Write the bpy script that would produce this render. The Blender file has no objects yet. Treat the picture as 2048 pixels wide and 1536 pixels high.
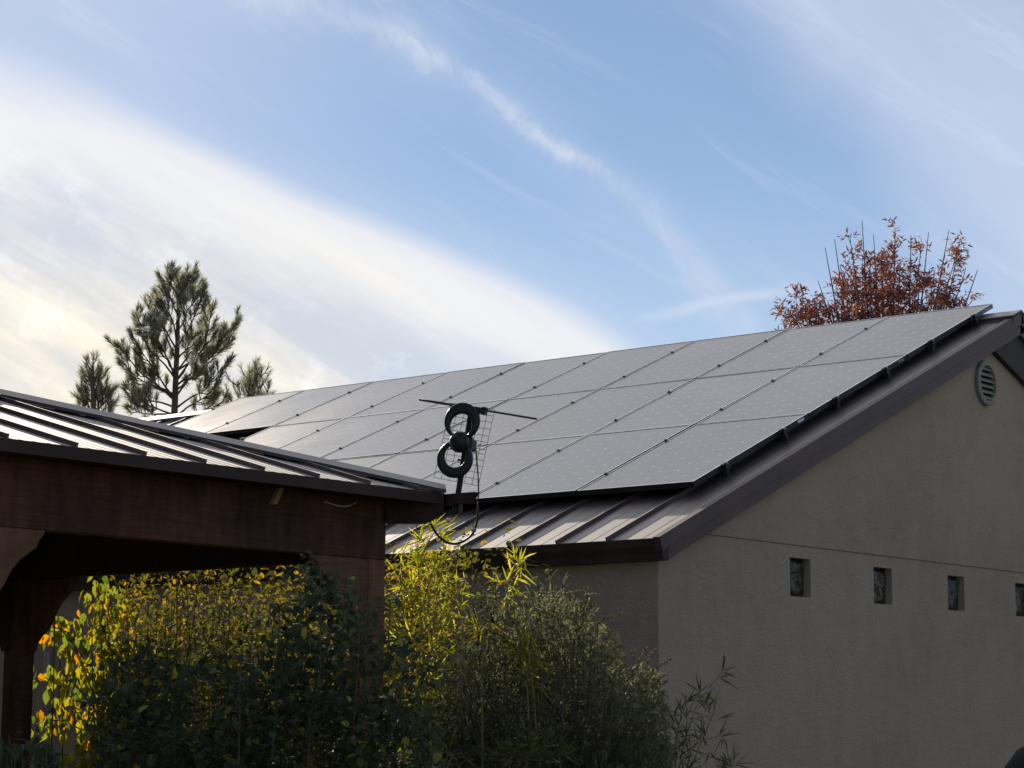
import bpy, math, random
from mathutils import Vector as V, Matrix
random.seed(7)
R_ = math.radians
sc = bpy.context.scene
COL = sc.collection
ZO = 3.2175                                   # height of the array's lower edge above the ground
TH = 0.402275                                 # house roof slope
CT, ST = math.cos(TH), math.sin(TH)

# ------------------------------------------------------------------ camera
FPX = 4407.71
yaw, pit, rol = 0.888772, 0.152767, 0.0046007
CAM = V((-12.25559, -8.35916, -1.6175 + ZO))
FW = V((math.sin(yaw)*math.cos(pit), math.cos(yaw)*math.cos(pit), math.sin(pit)))
r0 = V((math.cos(yaw), -math.sin(yaw), 0)); u0 = r0.cross(FW)
RT = r0*math.cos(rol) + u0*math.sin(rol); UP = -r0*math.sin(rol) + u0*math.cos(rol)
cd = bpy.data.cameras.new('camera'); cam = bpy.data.objects.new('camera', cd); COL.objects.link(cam)
cd.sensor_width = 36; cd.lens = 36*FPX/2048; cd.clip_start = 0.1; cd.clip_end = 6000
M = Matrix.Identity(4)
for i in range(3):
    M[i][0] = RT[i]; M[i][1] = UP[i]; M[i][2] = -FW[i]; M[i][3] = CAM[i]
cam.matrix_world = M
sc.camera = cam

def ray(u, v):
    return FW + RT*((u-1024)/FPX) - UP*((v-768)/FPX)
def at(u, v, dist):                            # a real point seen in that direction, dist metres away (plan distance)
    d = ray(u, v); return CAM + d*(dist/math.hypot(d.x, d.y))
def onplane(u, v, p, n):
    d = ray(u, v); return CAM + d*((p-CAM).dot(n)/d.dot(n))

# ------------------------------------------------------------------ materials
def nm(name):
    m = bpy.data.materials.new(name); m.use_nodes = True
    nt = m.node_tree; b = nt.nodes['Principled BSDF']
    return m, nt, b
def N(nt, typ, **kw):
    n = nt.nodes.new(typ)
    for k, v in kw.items():
        if k.startswith('i_'):
            n.inputs[k[2:].replace('_', ' ')].default_value = v
        else: setattr(n, k, v)
    return n
def mathn(nt, op, a, b=None, c=None, clamp=False):
    n = nt.nodes.new('ShaderNodeMath'); n.operation = op; n.use_clamp = clamp
    for k, x in enumerate((a, b, c)):
        if x is None: continue
        if isinstance(x, (int, float)): n.inputs[k].default_value = x
        else: nt.links.new(x, n.inputs[k])
    return n.outputs[0]
def ramp(nt, fac, stops, interp='LINEAR'):
    n = nt.nodes.new('ShaderNodeValToRGB'); cr = n.color_ramp; cr.interpolation = interp
    while len(cr.elements) > 1: cr.elements.remove(cr.elements[-1])
    for k, (p, c) in enumerate(stops):
        e = cr.elements[0] if k == 0 else cr.elements.new(p)
        e.position = p; e.color = (*c, 1) if len(c) == 3 else c
    nt.links.new(fac, n.inputs[0]); return n.outputs[0]
def objco(nt):
    return N(nt, 'ShaderNodeTexCoord').outputs['Object']
def geopos(nt):
    return N(nt, 'ShaderNodeNewGeometry').outputs['Position']
def noise(nt, co, scale, detail=4, rough=.55, dist=0):
    n = N(nt, 'ShaderNodeTexNoise'); n.inputs['Scale'].default_value = scale
    n.inputs['Detail'].default_value = detail; n.inputs['Roughness'].default_value = rough
    n.inputs['Distortion'].default_value = dist
    nt.links.new(co, n.inputs['Vector']); return n.outputs[0]
def scaled(nt, co, s):
    n = N(nt, 'ShaderNodeMapping'); n.inputs['Scale'].default_value = s
    nt.links.new(co, n.inputs[0]); return n.outputs[0]
def bump(nt, b, h, strength, dist=.01):
    n = N(nt, 'ShaderNodeBump'); n.inputs['Strength'].default_value = strength; n.inputs['Distance'].default_value = dist
    nt.links.new(h, n.inputs['Height']); nt.links.new(n.outputs[0], b.inputs['Normal'])

def mottled(name, c1, c2, rough=.6, scale=6, metallic=0., bscale=0, bstr=.2, stretch=(1, 1, 1), rv=.1, spec=.5):
    m, nt, b = nm(name); co = scaled(nt, geopos(nt), stretch)
    f = noise(nt, co, scale, 6)
    nt.links.new(ramp(nt, f, [(.3, c1), (.7, c2)]), b.inputs['Base Color'])
    nt.links.new(mathn(nt, 'MULTIPLY_ADD', f, rv*2, rough-rv), b.inputs['Roughness'])
    b.inputs['Metallic'].default_value = metallic; b.inputs['Specular IOR Level'].default_value = spec
    if bscale: bump(nt, b, noise(nt, co, bscale, 3), bstr)
    return m

def stucco_mat():
    m, nt, b = nm('stucco'); co = geopos(nt)
    big = noise(nt, co, .55, 5, .6); mid = noise(nt, co, 7, 5, .65); fine = noise(nt, co, 42, 5, .72)
    s = mathn(nt, 'ADD', mathn(nt, 'MULTIPLY', big, .55), mathn(nt, 'MULTIPLY', mid, .25))
    s = mathn(nt, 'ADD', s, mathn(nt, 'MULTIPLY', fine, .2))
    drip = noise(nt, scaled(nt, co, (3.2, 3.2, .22)), 1.6, 5, .6); s = mathn(nt, 'ADD', mathn(nt, 'MULTIPLY', s, .86), mathn(nt, 'MULTIPLY', drip, .14))
    nt.links.new(ramp(nt, s, [(.34, (.375, .288, .216)), (.5, (.480, .376, .292)), (.66, (.560, .450, .362))]), b.inputs['Base Color'])
    b.inputs['Roughness'].default_value = .92; b.inputs['Specular IOR Level'].default_value = .2
    h = mathn(nt, 'ADD', mathn(nt, 'MULTIPLY', noise(nt, co, 26, 3, .6), .8), mathn(nt, 'MULTIPLY', noise(nt, co, 75, 4, .7), .9))
    bump(nt, b, h, .9, .03)
    return m

def roofmetal(name, c1, c2, rough=.36, spec=1.0, metal=.25, coat=0., crough=.30, cior=1.6):
    m, nt, b = nm(name); co = geopos(nt)
    f = noise(nt, scaled(nt, co, (.8, 2.5, .8)), 3, 6); g = noise(nt, co, 60, 3)
    nt.links.new(ramp(nt, f, [(.3, c1), (.7, c2)]), b.inputs['Base Color'])
    nt.links.new(mathn(nt, 'MULTIPLY_ADD', f, .16, rough-.08), b.inputs['Roughness'])
    b.inputs['Specular IOR Level'].default_value = spec; b.inputs['Metallic'].default_value = metal
    b.inputs['Coat Weight'].default_value = coat; b.inputs['Coat Roughness'].default_value = crough; b.inputs['Coat IOR'].default_value = cior
    bump(nt, b, mathn(nt, 'ADD', noise(nt, co, 2.2, 2), mathn(nt, 'MULTIPLY', g, .05)), .10, .03)
    return m

def panel_mat():
    m, nt, b = nm('cell_glass')
    uv = N(nt, 'ShaderNodeUVMap').outputs[0]; sp = N(nt, 'ShaderNodeSeparateXYZ'); nt.links.new(uv, sp.inputs[0])
    def cell(o): return mathn(nt, 'ABSOLUTE', mathn(nt, 'SUBTRACT', mathn(nt, 'FRACT', o), .5))
    a, c = cell(sp.outputs[0]), cell(sp.outputs[1])             # .5 on the cell borders
    dia = mathn(nt, 'GREATER_THAN', mathn(nt, 'ADD', a, c), .90)
    ln = mathn(nt, 'GREATER_THAN', mathn(nt, 'MAXIMUM', a, c), .490)
    bus = mathn(nt, 'LESS_THAN', mathn(nt, 'ABSOLUTE', mathn(nt, 'SUBTRACT', mathn(nt, 'ABSOLUTE', mathn(nt, 'SUBTRACT', mathn(nt, 'FRACT', sp.outputs[0]), .5)), .2)), .006)
    pale_mask = mathn(nt, 'MAXIMUM', dia, mathn(nt, 'MULTIPLY', ln, .30))  # pale cell corners and gap lines
    pale_mask = mathn(nt, 'MAXIMUM', pale_mask, mathn(nt, 'MULTIPLY', bus, .12))
    wn = N(nt, 'ShaderNodeTexWhiteNoise'); wn.noise_dimensions = '2D'
    fl = N(nt, 'ShaderNodeVectorMath', operation='FLOOR'); nt.links.new(uv, fl.inputs[0]); nt.links.new(fl.outputs[0], wn.inputs[0])
    dark = ramp(nt, wn.outputs[0], [(0, (.012, .016, .030)), (1, (.020, .026, .044))])
    mx = N(nt, 'ShaderNodeMix', data_type='RGBA'); nt.links.new(pale_mask, mx.inputs[0]); nt.links.new(dark, mx.inputs[6])
    mx.inputs[7].default_value = (.31, .32, .33, 1)
    dn = noise(nt, geopos(nt), 1.4, 5)                            # thin dust film
    mx2 = N(nt, 'ShaderNodeMix', data_type='RGBA'); oi = N(nt, 'ShaderNodeObjectInfo').outputs['Random']; streaks = noise(nt, scaled(nt, geopos(nt), (.7, 6, .7)), 1.5, 5, .6)
    dust = mathn(nt, 'ADD', mathn(nt, 'MULTIPLY_ADD', dn, .12, -.01), mathn(nt, 'ADD', mathn(nt, 'MULTIPLY', oi, .05), mathn(nt, 'MULTIPLY', streaks, .09)))
    nt.links.new(dust, mx2.inputs[0])
    nt.links.new(mx.outputs[2], mx2.inputs[6]); mx2.inputs[7].default_value = (.37, .39, .44, 1)
    nt.links.new(mx2.outputs[2], b.inputs['Base Color'])
    nt.links.new(mathn(nt, 'ADD', mathn(nt, 'MULTIPLY_ADD', dn, .14, .18), mathn(nt, 'MULTIPLY', oi, .05)), b.inputs['Roughness'])
    b.inputs['IOR'].default_value = 1.45; b.inputs['Specular IOR Level'].default_value = .5
    bump(nt, b, noise(nt, geopos(nt), .9, 2), .05, .05)
    return m

def leafmat(name, stops, trans=.45, rough=.5, spec=.3):
    m, nt, b = nm(name)
    a = N(nt, 'ShaderNodeAttribute', attribute_name='tint')
    c = ramp(nt, a.outputs['Fac'], stops)
    nt.links.new(c, b.inputs['Base Color']); b.inputs['Roughness'].default_value = rough; b.inputs['Specular IOR Level'].default_value = spec
    t = N(nt, 'ShaderNodeBsdfTranslucent')
    hs = N(nt, 'ShaderNodeHueSaturation'); hs.inputs['Saturation'].default_value = 1.12; hs.inputs['Value'].default_value = 1.55
    nt.links.new(c, hs.inputs['Color']); nt.links.new(hs.outputs[0], t.inputs[0])
    mx = N(nt, 'ShaderNodeMixShader'); mx.inputs[0].default_value = trans
    nt.links.new(b.outputs[0], mx.inputs[1]); nt.links.new(t.outputs[0], mx.inputs[2])
    nt.links.new(mx.outputs[0], nt.nodes['Material Output'].inputs[0])
    return m

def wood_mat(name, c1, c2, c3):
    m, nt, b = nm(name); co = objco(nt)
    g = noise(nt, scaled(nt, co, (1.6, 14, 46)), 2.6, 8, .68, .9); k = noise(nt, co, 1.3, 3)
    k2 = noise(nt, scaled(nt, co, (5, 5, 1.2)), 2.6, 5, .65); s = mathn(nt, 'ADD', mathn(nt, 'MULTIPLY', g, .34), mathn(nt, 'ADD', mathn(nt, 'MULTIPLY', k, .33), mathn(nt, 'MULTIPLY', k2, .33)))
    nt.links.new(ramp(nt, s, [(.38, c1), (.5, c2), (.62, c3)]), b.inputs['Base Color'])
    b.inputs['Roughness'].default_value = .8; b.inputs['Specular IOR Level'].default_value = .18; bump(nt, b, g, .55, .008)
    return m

MT = {}
MT['stucco'] = stucco_mat()
MT['roof'] = roofmetal('bronze_roof_metal', (.064, .040, .040), (.094, .062, .058), .60, .75, .15, coat=.5)
MT['trim'] = roofmetal('bronze_trim_metal', (.060, .037, .041), (.100, .066, .073), .48, .25, 0.)
MT['proof'] = roofmetal('pergola_roof_metal', (.070, .041, .038), (.102, .065, .060), .64, .9, .2, coat=.8, crough=.55, cior=1.7)
MT['dtrim'] = roofmetal('shade_dark_trim', (.036, .022, .020), (.058, .038, .036), .6, .12, 0.)  # trim copy with the shade on the eave fascias put into its colour
MT['cap'] = roofmetal('hip_cap_metal', (.055, .048, .055), (.080, .070, .080), .38, 1.0, .3)
MT['lip'] = mottled('frame_edge_glint', (.40, .41, .43), (.52, .53, .55), .28, 9, .9)  # pale lip on the black frame, sky glint put into its colour
MT['frame'] = mottled('black_frame', (.075, .080, .088), (.10, .105, .115), .30, 5, .9)
MT['rail'] = mottled('dark_rail', (.03, .034, .038), (.055, .06, .064), .4, 8, .6)
MT['cells'] = panel_mat()
MT['sticker'] = mottled('white_sticker', (.70, .71, .72), (.78, .78, .78), .5, 30)
MT['vent'] = mottled('vent_paint', (.175, .178, .148), (.235, .232, .195), .65, 14, bscale=60, bstr=.1)
MT['ventdark'] = mottled('vent_hollow', (.012, .012, .012), (.02, .02, .02), .9, 9)
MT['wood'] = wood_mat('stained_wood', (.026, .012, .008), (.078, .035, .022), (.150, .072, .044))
MT['brace'] = wood_mat('front_wood', (.075, .036, .021), (.140, .070, .040), (.21, .118, .070))  # lighter brown for the front posts and braces
MT['ceil_shade'] = wood_mat('ceiling_and_shaded_timber', (.022, .014, .010), (.035, .022, .016), (.050, .032, .022))  # ceiling wood, also a dark copy holding shade for inner beams and braces
MT['palewood'] = wood_mat('pale_wood', (.26, .17, .09), (.38, .26, .14), (.48, .35, .21))
MT['antenna'] = mottled('antenna_plastic', (.008, .011, .014), (.015, .019, .022), .42, 20, 0, spec=.35)
MT['rod'] = mottled('rod_metal', (.06, .035, .03), (.10, .06, .055), .4, 30, .5)
MT['wire'] = mottled('wire_metal', (.10, .10, .10), (.17, .17, .16), .4, 60, .7)
MT['cable'] = mottled('black_cable', (.010, .010, .011), (.016, .016, .018), .5, 30, spec=.3)
MT['cord'] = mottled('tan_cord', (.38, .28, .15), (.50, .38, .22), .8, 40)
MT['steel'] = mottled('bolt_steel', (.25, .25, .24), (.40, .39, .37), .4, 60, .8)
MT['bark'] = mottled('bark', (.055, .042, .032), (.12, .095, .075), .9, 14, bscale=30, bstr=.5, stretch=(1, 1, .3))
MT['twig'] = mottled('grey_twig', (.075, .060, .052), (.15, .125, .11), .85, 25)
MT['stem'] = mottled('green_stem', (.045, .050, .022), (.10, .095, .040), .75, 25)
MT['cane'] = mottled('bamboo_cane', (.20, .15, .05), (.34, .28, .10), .5, 20)
MT['ground'] = mottled('ground_soil', (.10, .088, .058), (.175, .16, .10), .95, .6, bscale=14, bstr=.5)
MT['cover'] = mottled('grill_cover', (.007, .010, .010), (.013, .018, .017), .75, 5, spec=.15, bscale=9, bstr=.3)
MT['plaque'] = mottled('thermometer_face', (.40, .40, .42), (.52, .52, .53), .5, 40)
MT['plaquedark'] = mottled('thermometer_marks', (.03, .03, .035), (.05, .05, .05), .5, 40)
MT['disc'] = mottled('grey_fixture', (.16, .15, .15), (.22, .21, .21), .55, 30)

def glassblock_mat():
    m, nt, b = nm('glass_block'); co = geopos(nt)
    n1 = noise(nt, co, 11, 3, .5, 1.6)
    nt.links.new(ramp(nt, n1, [(.35, (.010, .014, .012)), (.55, (.022, .030, .022)), (.75, (.045, .055, .052))]), b.inputs['Base Color'])
    b.inputs['Roughness'].default_value = .08; b.inputs['Specular IOR Level'].default_value = .45
    b.inputs['Coat Weight'].default_value = .15; b.inputs['Coat Roughness'].default_value = .03
    w = noise(nt, co, 9, 2, .5, 2.5); bump(nt, b, w, .8, .05)
    return m
MT['glassblock'] = glassblock_mat()

# leaf materials (tint picks a colour of the leaf itself)
MT['pineleaf'] = leafmat('pine_needles', [(0, (.105, .125, .095)), (.6, (.210, .225, .175)), (1, (.35, .33, .25))], .45, .55, .12)
MT['redleaf'] = leafmat('autumn_red_leaf', [(0, (.105, .036, .034)), (.45, (.185, .070, .058)), (.8, (.25, .115, .075)), (1, (.40, .21, .09))], .22, .6, .12)
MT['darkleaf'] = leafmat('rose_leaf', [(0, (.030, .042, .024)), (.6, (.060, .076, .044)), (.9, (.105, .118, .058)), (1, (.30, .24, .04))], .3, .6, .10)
MT['oliveleaf'] = leafmat('hedge_leaf', [(0, (.040, .046, .014)), (.5, (.085, .084, .022)), (.85, (.18, .135, .026)), (1, (.34, .21, .04))], .45, .65, .04)
MT['vineleaf'] = leafmat('yellow_vine_leaf', [(0, (.060, .095, .020)), (.35, (.145, .175, .030)), (.8, (.30, .255, .035)), (1, (.42, .20, .03))], .5, .5, .12)
MT['buddleia'] = leafmat('grey_green_leaf', [(0, (.060, .074, .040)), (.5, (.122, .130, .068)), (.85, (.185, .185, .105)), (1, (.22, .18, .05))], .35, .65, .05)
MT['spike'] = leafmat('seed_spike', [(0, (.055, .036, .028)), (.6, (.12, .080, .060)), (1, (.21, .15, .11))], .2, .8)
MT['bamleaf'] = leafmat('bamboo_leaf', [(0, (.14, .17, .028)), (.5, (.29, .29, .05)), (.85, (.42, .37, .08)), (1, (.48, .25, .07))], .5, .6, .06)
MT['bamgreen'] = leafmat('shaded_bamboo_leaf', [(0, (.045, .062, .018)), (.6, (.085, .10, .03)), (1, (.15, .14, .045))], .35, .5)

# ------------------------------------------------------------------ mesh helpers
class MB:
    def __init__(s): s.v = []; s.f = []; s.t = []; s.mi = []; s.uv = {}
    def add(s, vs, fs, tint=.5, mi=0):
        o = len(s.v); s.v.extend([tuple(p) for p in vs])
        for f in fs: s.f.append(tuple(o+i for i in f)); s.t.append(tint); s.mi.append(mi)
    def hexa(s, p, mi=0):                                        # 8 points: bottom 4 (ccw), top 4
        s.add(p, [(3, 2, 1, 0), (4, 5, 6, 7), (0, 1, 5, 4), (1, 2, 6, 5), (2, 3, 7, 6), (3, 0, 4, 7)], mi=mi)
    def box(s, a, b, mi=0):
        x0, y0, z0 = a; x1, y1, z1 = b
        s.hexa([(x0, y0, z0), (x1, y0, z0), (x1, y1, z0), (x0, y1, z0), (x0, y0, z1), (x1, y0, z1), (x1, y1, z1), (x0, y1, z1)], mi)
    def obox(s, o, ex, ey, ez, a, b, mi=0):                      # box in a local frame
        pts = []
        for z in (a[2], b[2]):
            for x, y in ((a[0], a[1]), (b[0], a[1]), (b[0], b[1]), (a[0], b[1])):
                pts.append(o + ex*x + ey*y + ez*z)
        s.hexa(pts, mi)
    def tube(s, pts, rad, n=6, tint=.5, caps=True, mi=0):
        pts = [V(p) for p in pts]; k = len(pts)
        if not isinstance(rad, (list, tuple)): rad = [rad]*k
        o = len(s.v); ref = V((0, 0, 1))
        for i, p in enumerate(pts):
            d = (pts[min(i+1, k-1)] - pts[max(i-1, 0)])
            if d.length < 1e-9: d = V((0, 0, 1))
            d.normalize()
            rr = ref if abs(d.dot(ref)) < .95 else V((1, 0, 0))
            a = d.cross(rr).normalized(); b = d.cross(a)
            for j in range(n):
                t = 2*math.pi*j/n; s.v.append(tuple(p + (a*math.cos(t) + b*math.sin(t))*rad[i]))
        for i in range(k-1):
            for j in range(n):
                j2 = (j+1) % n
                s.f.append((o+i*n+j, o+i*n+j2, o+(i+1)*n+j2, o+(i+1)*n+j)); s.t.append(tint); s.mi.append(mi)
        if caps:
            s.f.append(tuple(o+j for j in range(n))[::-1]); s.t.append(tint); s.mi.append(mi)
            s.f.append(tuple(o+(k-1)*n+j for j in range(n))); s.t.append(tint); s.mi.append(mi)
    def prism(s, poly, ext, mi=0):                               # polygon (3-D points) extruded by a vector
        n = len(poly); ext = V(ext); p = [V(q) for q in poly]
        vs = p + [q+ext for q in p]
        fs = [tuple(range(n))[::-1], tuple(range(n, 2*n))] + [(i, (i+1) % n, n+(i+1) % n, n+i) for i in range(n)]
        s.add(vs, fs, mi=mi)
    def leaf(s, p, d, up, L, W, tint, fold=.25, droop=.15):       # ovate leaf, folded on its midrib
        d = d.normalized(); side = d.cross(up)
        if side.length < 1e-3: side = d.cross(V((1, 0, .3)))
        side.normalize(); n = side.cross(d)
        q = lambda x, y, z: p + d*(x*L) + side*(y*W) + n*(z*L)
        h = fold*W/L*.5
        s.add([q(0, 0, 0), q(.26, .42, h), q(.62, .40, h-droop*.4), q(1, 0, -droop), q(.62, -.40, h-droop*.4), q(.26, -.42, h), q(.5, 0, -droop*.25)],
              [(0, 6, 2, 1), (6, 3, 2), (0, 5, 4, 6), (6, 4, 3)], tint)
    def blade(s, p, d, up, L, W, tint, droop=.2):                 # long narrow leaf
        d = d.normalized(); side = d.cross(up)
        if side.length < 1e-3: side = d.cross(V((1, 0, .3)))
        side.normalize(); n = side.cross(d)
        q = lambda x, y, z: p + d*(x*L) + side*(y*W) + n*(z*L)
        s.add([q(0, 0, 0), q(.3, .5, -droop*.1), q(.3, -.5, -droop*.1), q(.7, .36, -droop*.5), q(.7, -.36, -droop*.5), q(1, 0, -droop)],
              [(0, 2, 1), (1, 2, 4, 3), (3, 4, 5)], tint)
    def build(s, name, mats, parent=None, smooth=False, inv=None, link=True):
        me = bpy.data.meshes.new(name)
        vs = s.v if inv is None else [tuple(inv @ V(p)) for p in s.v]
        me.from_pydata(vs, [], s.f); me.update()
        if not isinstance(mats, (list, tuple)): mats = [mats]
        for m in mats: me.materials.append(m)
        if len(mats) > 1: me.polygons.foreach_set('material_index', s.mi)
        at_ = me.attributes.new('tint', 'FLOAT', 'FACE'); at_.data.foreach_set('value', s.t)
        if smooth: me.polygons.foreach_set('use_smooth', [True]*len(me.polygons))
        o = bpy.data.objects.new(name, me)
        COL.objects.link(o)
        if parent is not None: o.parent = parent
        return o

def tag(o, label=None, cat=None, group=None, kind=None):
    for k, v in (('label', label), ('category', cat), ('group', group), ('kind', kind)):
        if v: o[k] = v
    return o
def thing(name, label, cat, loc=(0, 0, 0), group=None):
    o = bpy.data.objects.new(name, None); COL.objects.link(o); o.location = loc; o.empty_display_size = .2
    return tag(o, label, cat, group)
def part(mb, name, mats, root, smooth=False):                     # world-space mesh under a thing whose only transform is a translation
    loc = root.matrix_basis.to_translation()
    p = root.parent
    while p is not None: loc = loc + p.matrix_basis.to_translation(); p = p.parent
    mb.v = [(x-loc.x, y-loc.y, z-loc.z) for x, y, z in mb.v]
    return mb.build(name, mats, root, smooth)
def bevel(o, w=.004, seg=2):
    m = o.modifiers.new('bevel', 'BEVEL'); m.width = w; m.segments = seg; m.limit_method = 'ANGLE'; m.angle_limit = R_(40)

# ------------------------------------------------------------------ ground
mb = MB(); n = 24; S = 3000
for i in range(n):
    for j in range(n):
        f = lambda k: S*((2*k/n-1)**3)
        x0, x1, y0, y1 = f(i), f(i+1), f(j), f(j+1)
        mb.add([(x0, y0, 0), (x1, y0, 0), (x1, y1, 0), (x0, y1, 0)], [(0, 1, 2, 3)])
tag(mb.build('ground', MT['ground']), kind='structure')

# ------------------------------------------------------------------ house
YG = -.1984; YR = -.29; YB = 12.6; XW = -.7155; XR = 4.389; XE = 2*XR - XW
DP = .10
n_ = V((-ST, 0, CT)); us = V((CT, 0, ST))
def roofpt(s, y, h=0.):                        # s up the slope from the array's lower edge, h above the pan
    p = us*s + n_*(h-DP); return V((p.x, y, p.z+ZO))
def panz(x): return x*ST/CT - DP/CT + ZO
def rpt(x, y, dz=0.):                          # right-hand slope mirrored about the ridge
    xx = 2*XR - x; return V((x, y, panz(xx)+dz))
house = thing('house', 'taupe stucco house with a brown standing seam metal roof carrying solar panels', 'house', (XW, YG, 0))
WX = [.867, 2.022, 3.162, 4.313, 5.46, 6.61]; WW = .272; WZ0, WZ1 = -.735+ZO, -.466+ZO
mb = MB()
xs = sorted([XW, XR, XE] + [x for w in WX for x in (w, w+WW)])
def wtop(x): return (panz(x) if x <= XR else panz(2*XR-x)) - .03
for a, b in zip(xs[:-1], xs[1:]):
    win = any(w-1e-6 < a and b < w+WW+1e-6 for w in WX)
    spans = [(0, 0, WZ0, WZ0), (WZ1, WZ1, wtop(a), wtop(b))] if win else [(0, 0, wtop(a), wtop(b))]
    for za, zb, zc, zd in spans:
        mb.add([(a, YG, za), (b, YG, zb), (b, YG, zd), (a, YG, zc)], [(0, 1, 2, 3)])
    if win:
        y2 = YG+.14
        mb.add([(a, YG, WZ0), (b, YG, WZ0), (b, y2, WZ0), (a, y2, WZ0), (a, YG, WZ1), (b, YG, WZ1), (b, y2, WZ1), (a, y2, WZ1)],
               [(0, 3, 2, 1), (4, 5, 6, 7), (3, 7, 6, 2)] + ([(0, 4, 7, 3)] if a in WX else []) + ([(1, 2, 6, 5)] if b != XR else []))
mb.add([(XW, YG, 0), (XW, YB, 0), (XW, YB, wtop(XW)), (XW, YG, wtop(XW))], [(0, 3, 2, 1)])
mb.add([(XE, YG, 0), (XE, YB, 0), (XE, YB, wtop(XE)), (XE, YG, wtop(XE))], [(0, 1, 2, 3)])
mb.add([(XW, YB, 0), (XE, YB, 0), (XE, YB, wtop(XE)), (XR, YB, wtop(XR)), (XW, YB, wtop(XW))], [(0, 1, 2, 3, 4)])
part(mb, 'wall', MT['stucco'], house)
# control joint in the stucco
mb = MB(); zj = -.378+ZO; x1 = XE-.3; x0j = (zj+.03-ZO+DP/CT)*CT/ST + .05
mb.box((x0j, YG-.003, zj-.0035), (x1, YG+.002, zj+.0035))
part(mb, 'control_joint', mottled('joint_metal_shade', (.07, .066, .062), (.11, .10, .095), .7, 20), house)  # strip darkened in colour for the shadow line of the joint
# glass block windows: recessed block with a rounded rim
for k, w in enumerate(WX[:4]):
    mb = MB(); yy = YG+.040; e = .012
    o = V((w, yy, WZ0)); nx, nz = 10, 10
    pts = []
    for i in range(nx+1):
        for j in range(nz+1):
            fx, fz = i/nx, j/nz; edge = min(fx, 1-fx, fz, 1-fz)
            y = .02*(1-min(1, edge/.12))**2 + .006*math.sin(fx*9+k*1.7+fz*3)*math.sin(fz*8+k+fx*2)
            pts.append((w+.001+fx*(WW-.002), yy+y, WZ0+.001+fz*(WZ1-WZ0-.002)))
    mb.add(pts, [(i*(nz+1)+j, (i+1)*(nz+1)+j, (i+1)*(nz+1)+j+1, i*(nz+1)+j+1) for i in range(nx) for j in range(nz)])
    part(mb, 'window', MT['glassblock'], house, True)
# roof sheets with seams and stiffening ribs
mb = MB(); SB = -.905; SR = (XR/CT) + DP*ST/CT   # slope length to the ridge
SR = (XR - DP*ST)/CT
def slab(mb, s0, s1, y0, y1, h0, h1):
    mb.hexa([roofpt(s0, y0, h0), roofpt(s0, y1, h0), roofpt(s1, y1, h0), roofpt(s1, y0, h0),
             roofpt(s0, y0, h1), roofpt(s0, y1, h1), roofpt(s1, y1, h1), roofpt(s1, y0, h1)][::1])
y = .149 - .412
seams = []
slab(mb, SB, SR, YR+.012, YB+.3, -.02, 0)
k = 0
while .149+.412*k < YB+.25:
    seams.append(.149+.412*k); k += 1
for ys in seams:
    slab(mb, SB-.004, SR-.03, ys-.006, ys+.006, -.004, .026)
    for q in (.137, .275):
        slab(mb, SB-.002, SR-.03, ys-.412+q-.006, ys-.412+q+.006, -.003, .0012)
# right-hand slope (mirrored)
xe = 2*XR - roofpt(SB, 0).x
for (ya, yb, h0, h1) in [(YR+.012, YB+.3, -.02, 0)] + [(ys-.006, ys+.006, -.004, .026) for ys in seams]:
    a0, a1 = XR, xe
    mb.hexa([rpt(a0, ya, h0), rpt(a1, ya, h0), rpt(a1, yb, h0), rpt(a0, yb, h0), rpt(a0, ya, h1), rpt(a1, ya, h1), rpt(a1, yb, h1), rpt(a0, yb, h1)])
roofo = part(mb, 'roof', MT['roof'], house)
# ridge cap with dark closures
mb = MB()
zr = 1.80 + ZO
for sgn in (-1, 1):
    f = lambda dx, dz: [V((XR+sgn*dx, yy, zr+dz)) for yy in (YR-.004, YB+.31)]
    w = .165; drop = w*ST/CT
    a, b_ = f(0, 0), f(w, -drop); c, d = f(w, -drop-.012), f(0, -.014)
    mb.add([*a, *b_, *c, *d], [(0, 1, 3, 2), (2, 3, 5, 4), (4, 5, 7, 6), (0, 2, 4, 6), (1, 7, 5, 3)])
    c0, c1 = f(w-.012, -drop-.012), f(w-.012, -drop-.07)
    mb.add([*c0, *c1], [(0, 1, 3, 2)])
part(mb, 'ridge_cap', MT['roof'], house)
# rake trim in two steps, both slopes
mb = MB()
def rakebar(mb, y0, y1, h0, h1, s0, s1):
    slab(mb, s0, s1, y0, y1, h0, h1)
rakebar(mb, YR, YR+.055, -.078, .016, SB-.03, SR+.02)
rakebar(mb, YR+.012, YR+.040, -.155, -.084, SB+.02, SR+.01)
for (y0, y1, d0, d1) in [(YR, YR+.055, -.078, .016), (YR+.012, YR+.040, -.155, -.084)]:
    a0, a1 = XR+.004, xe+.03
    mb.hexa([rpt(a0, y0, d0/CT), rpt(a1, y0, d0/CT), rpt(a1, y1, d0/CT), rpt(a0, y1, d0/CT), rpt(a0, y0, d1/CT), rpt(a1, y0, d1/CT), rpt(a1, y1, d1/CT), rpt(a0, y1, d1/CT)])
part(mb, 'rake_trim', MT['trim'], house)
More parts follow.
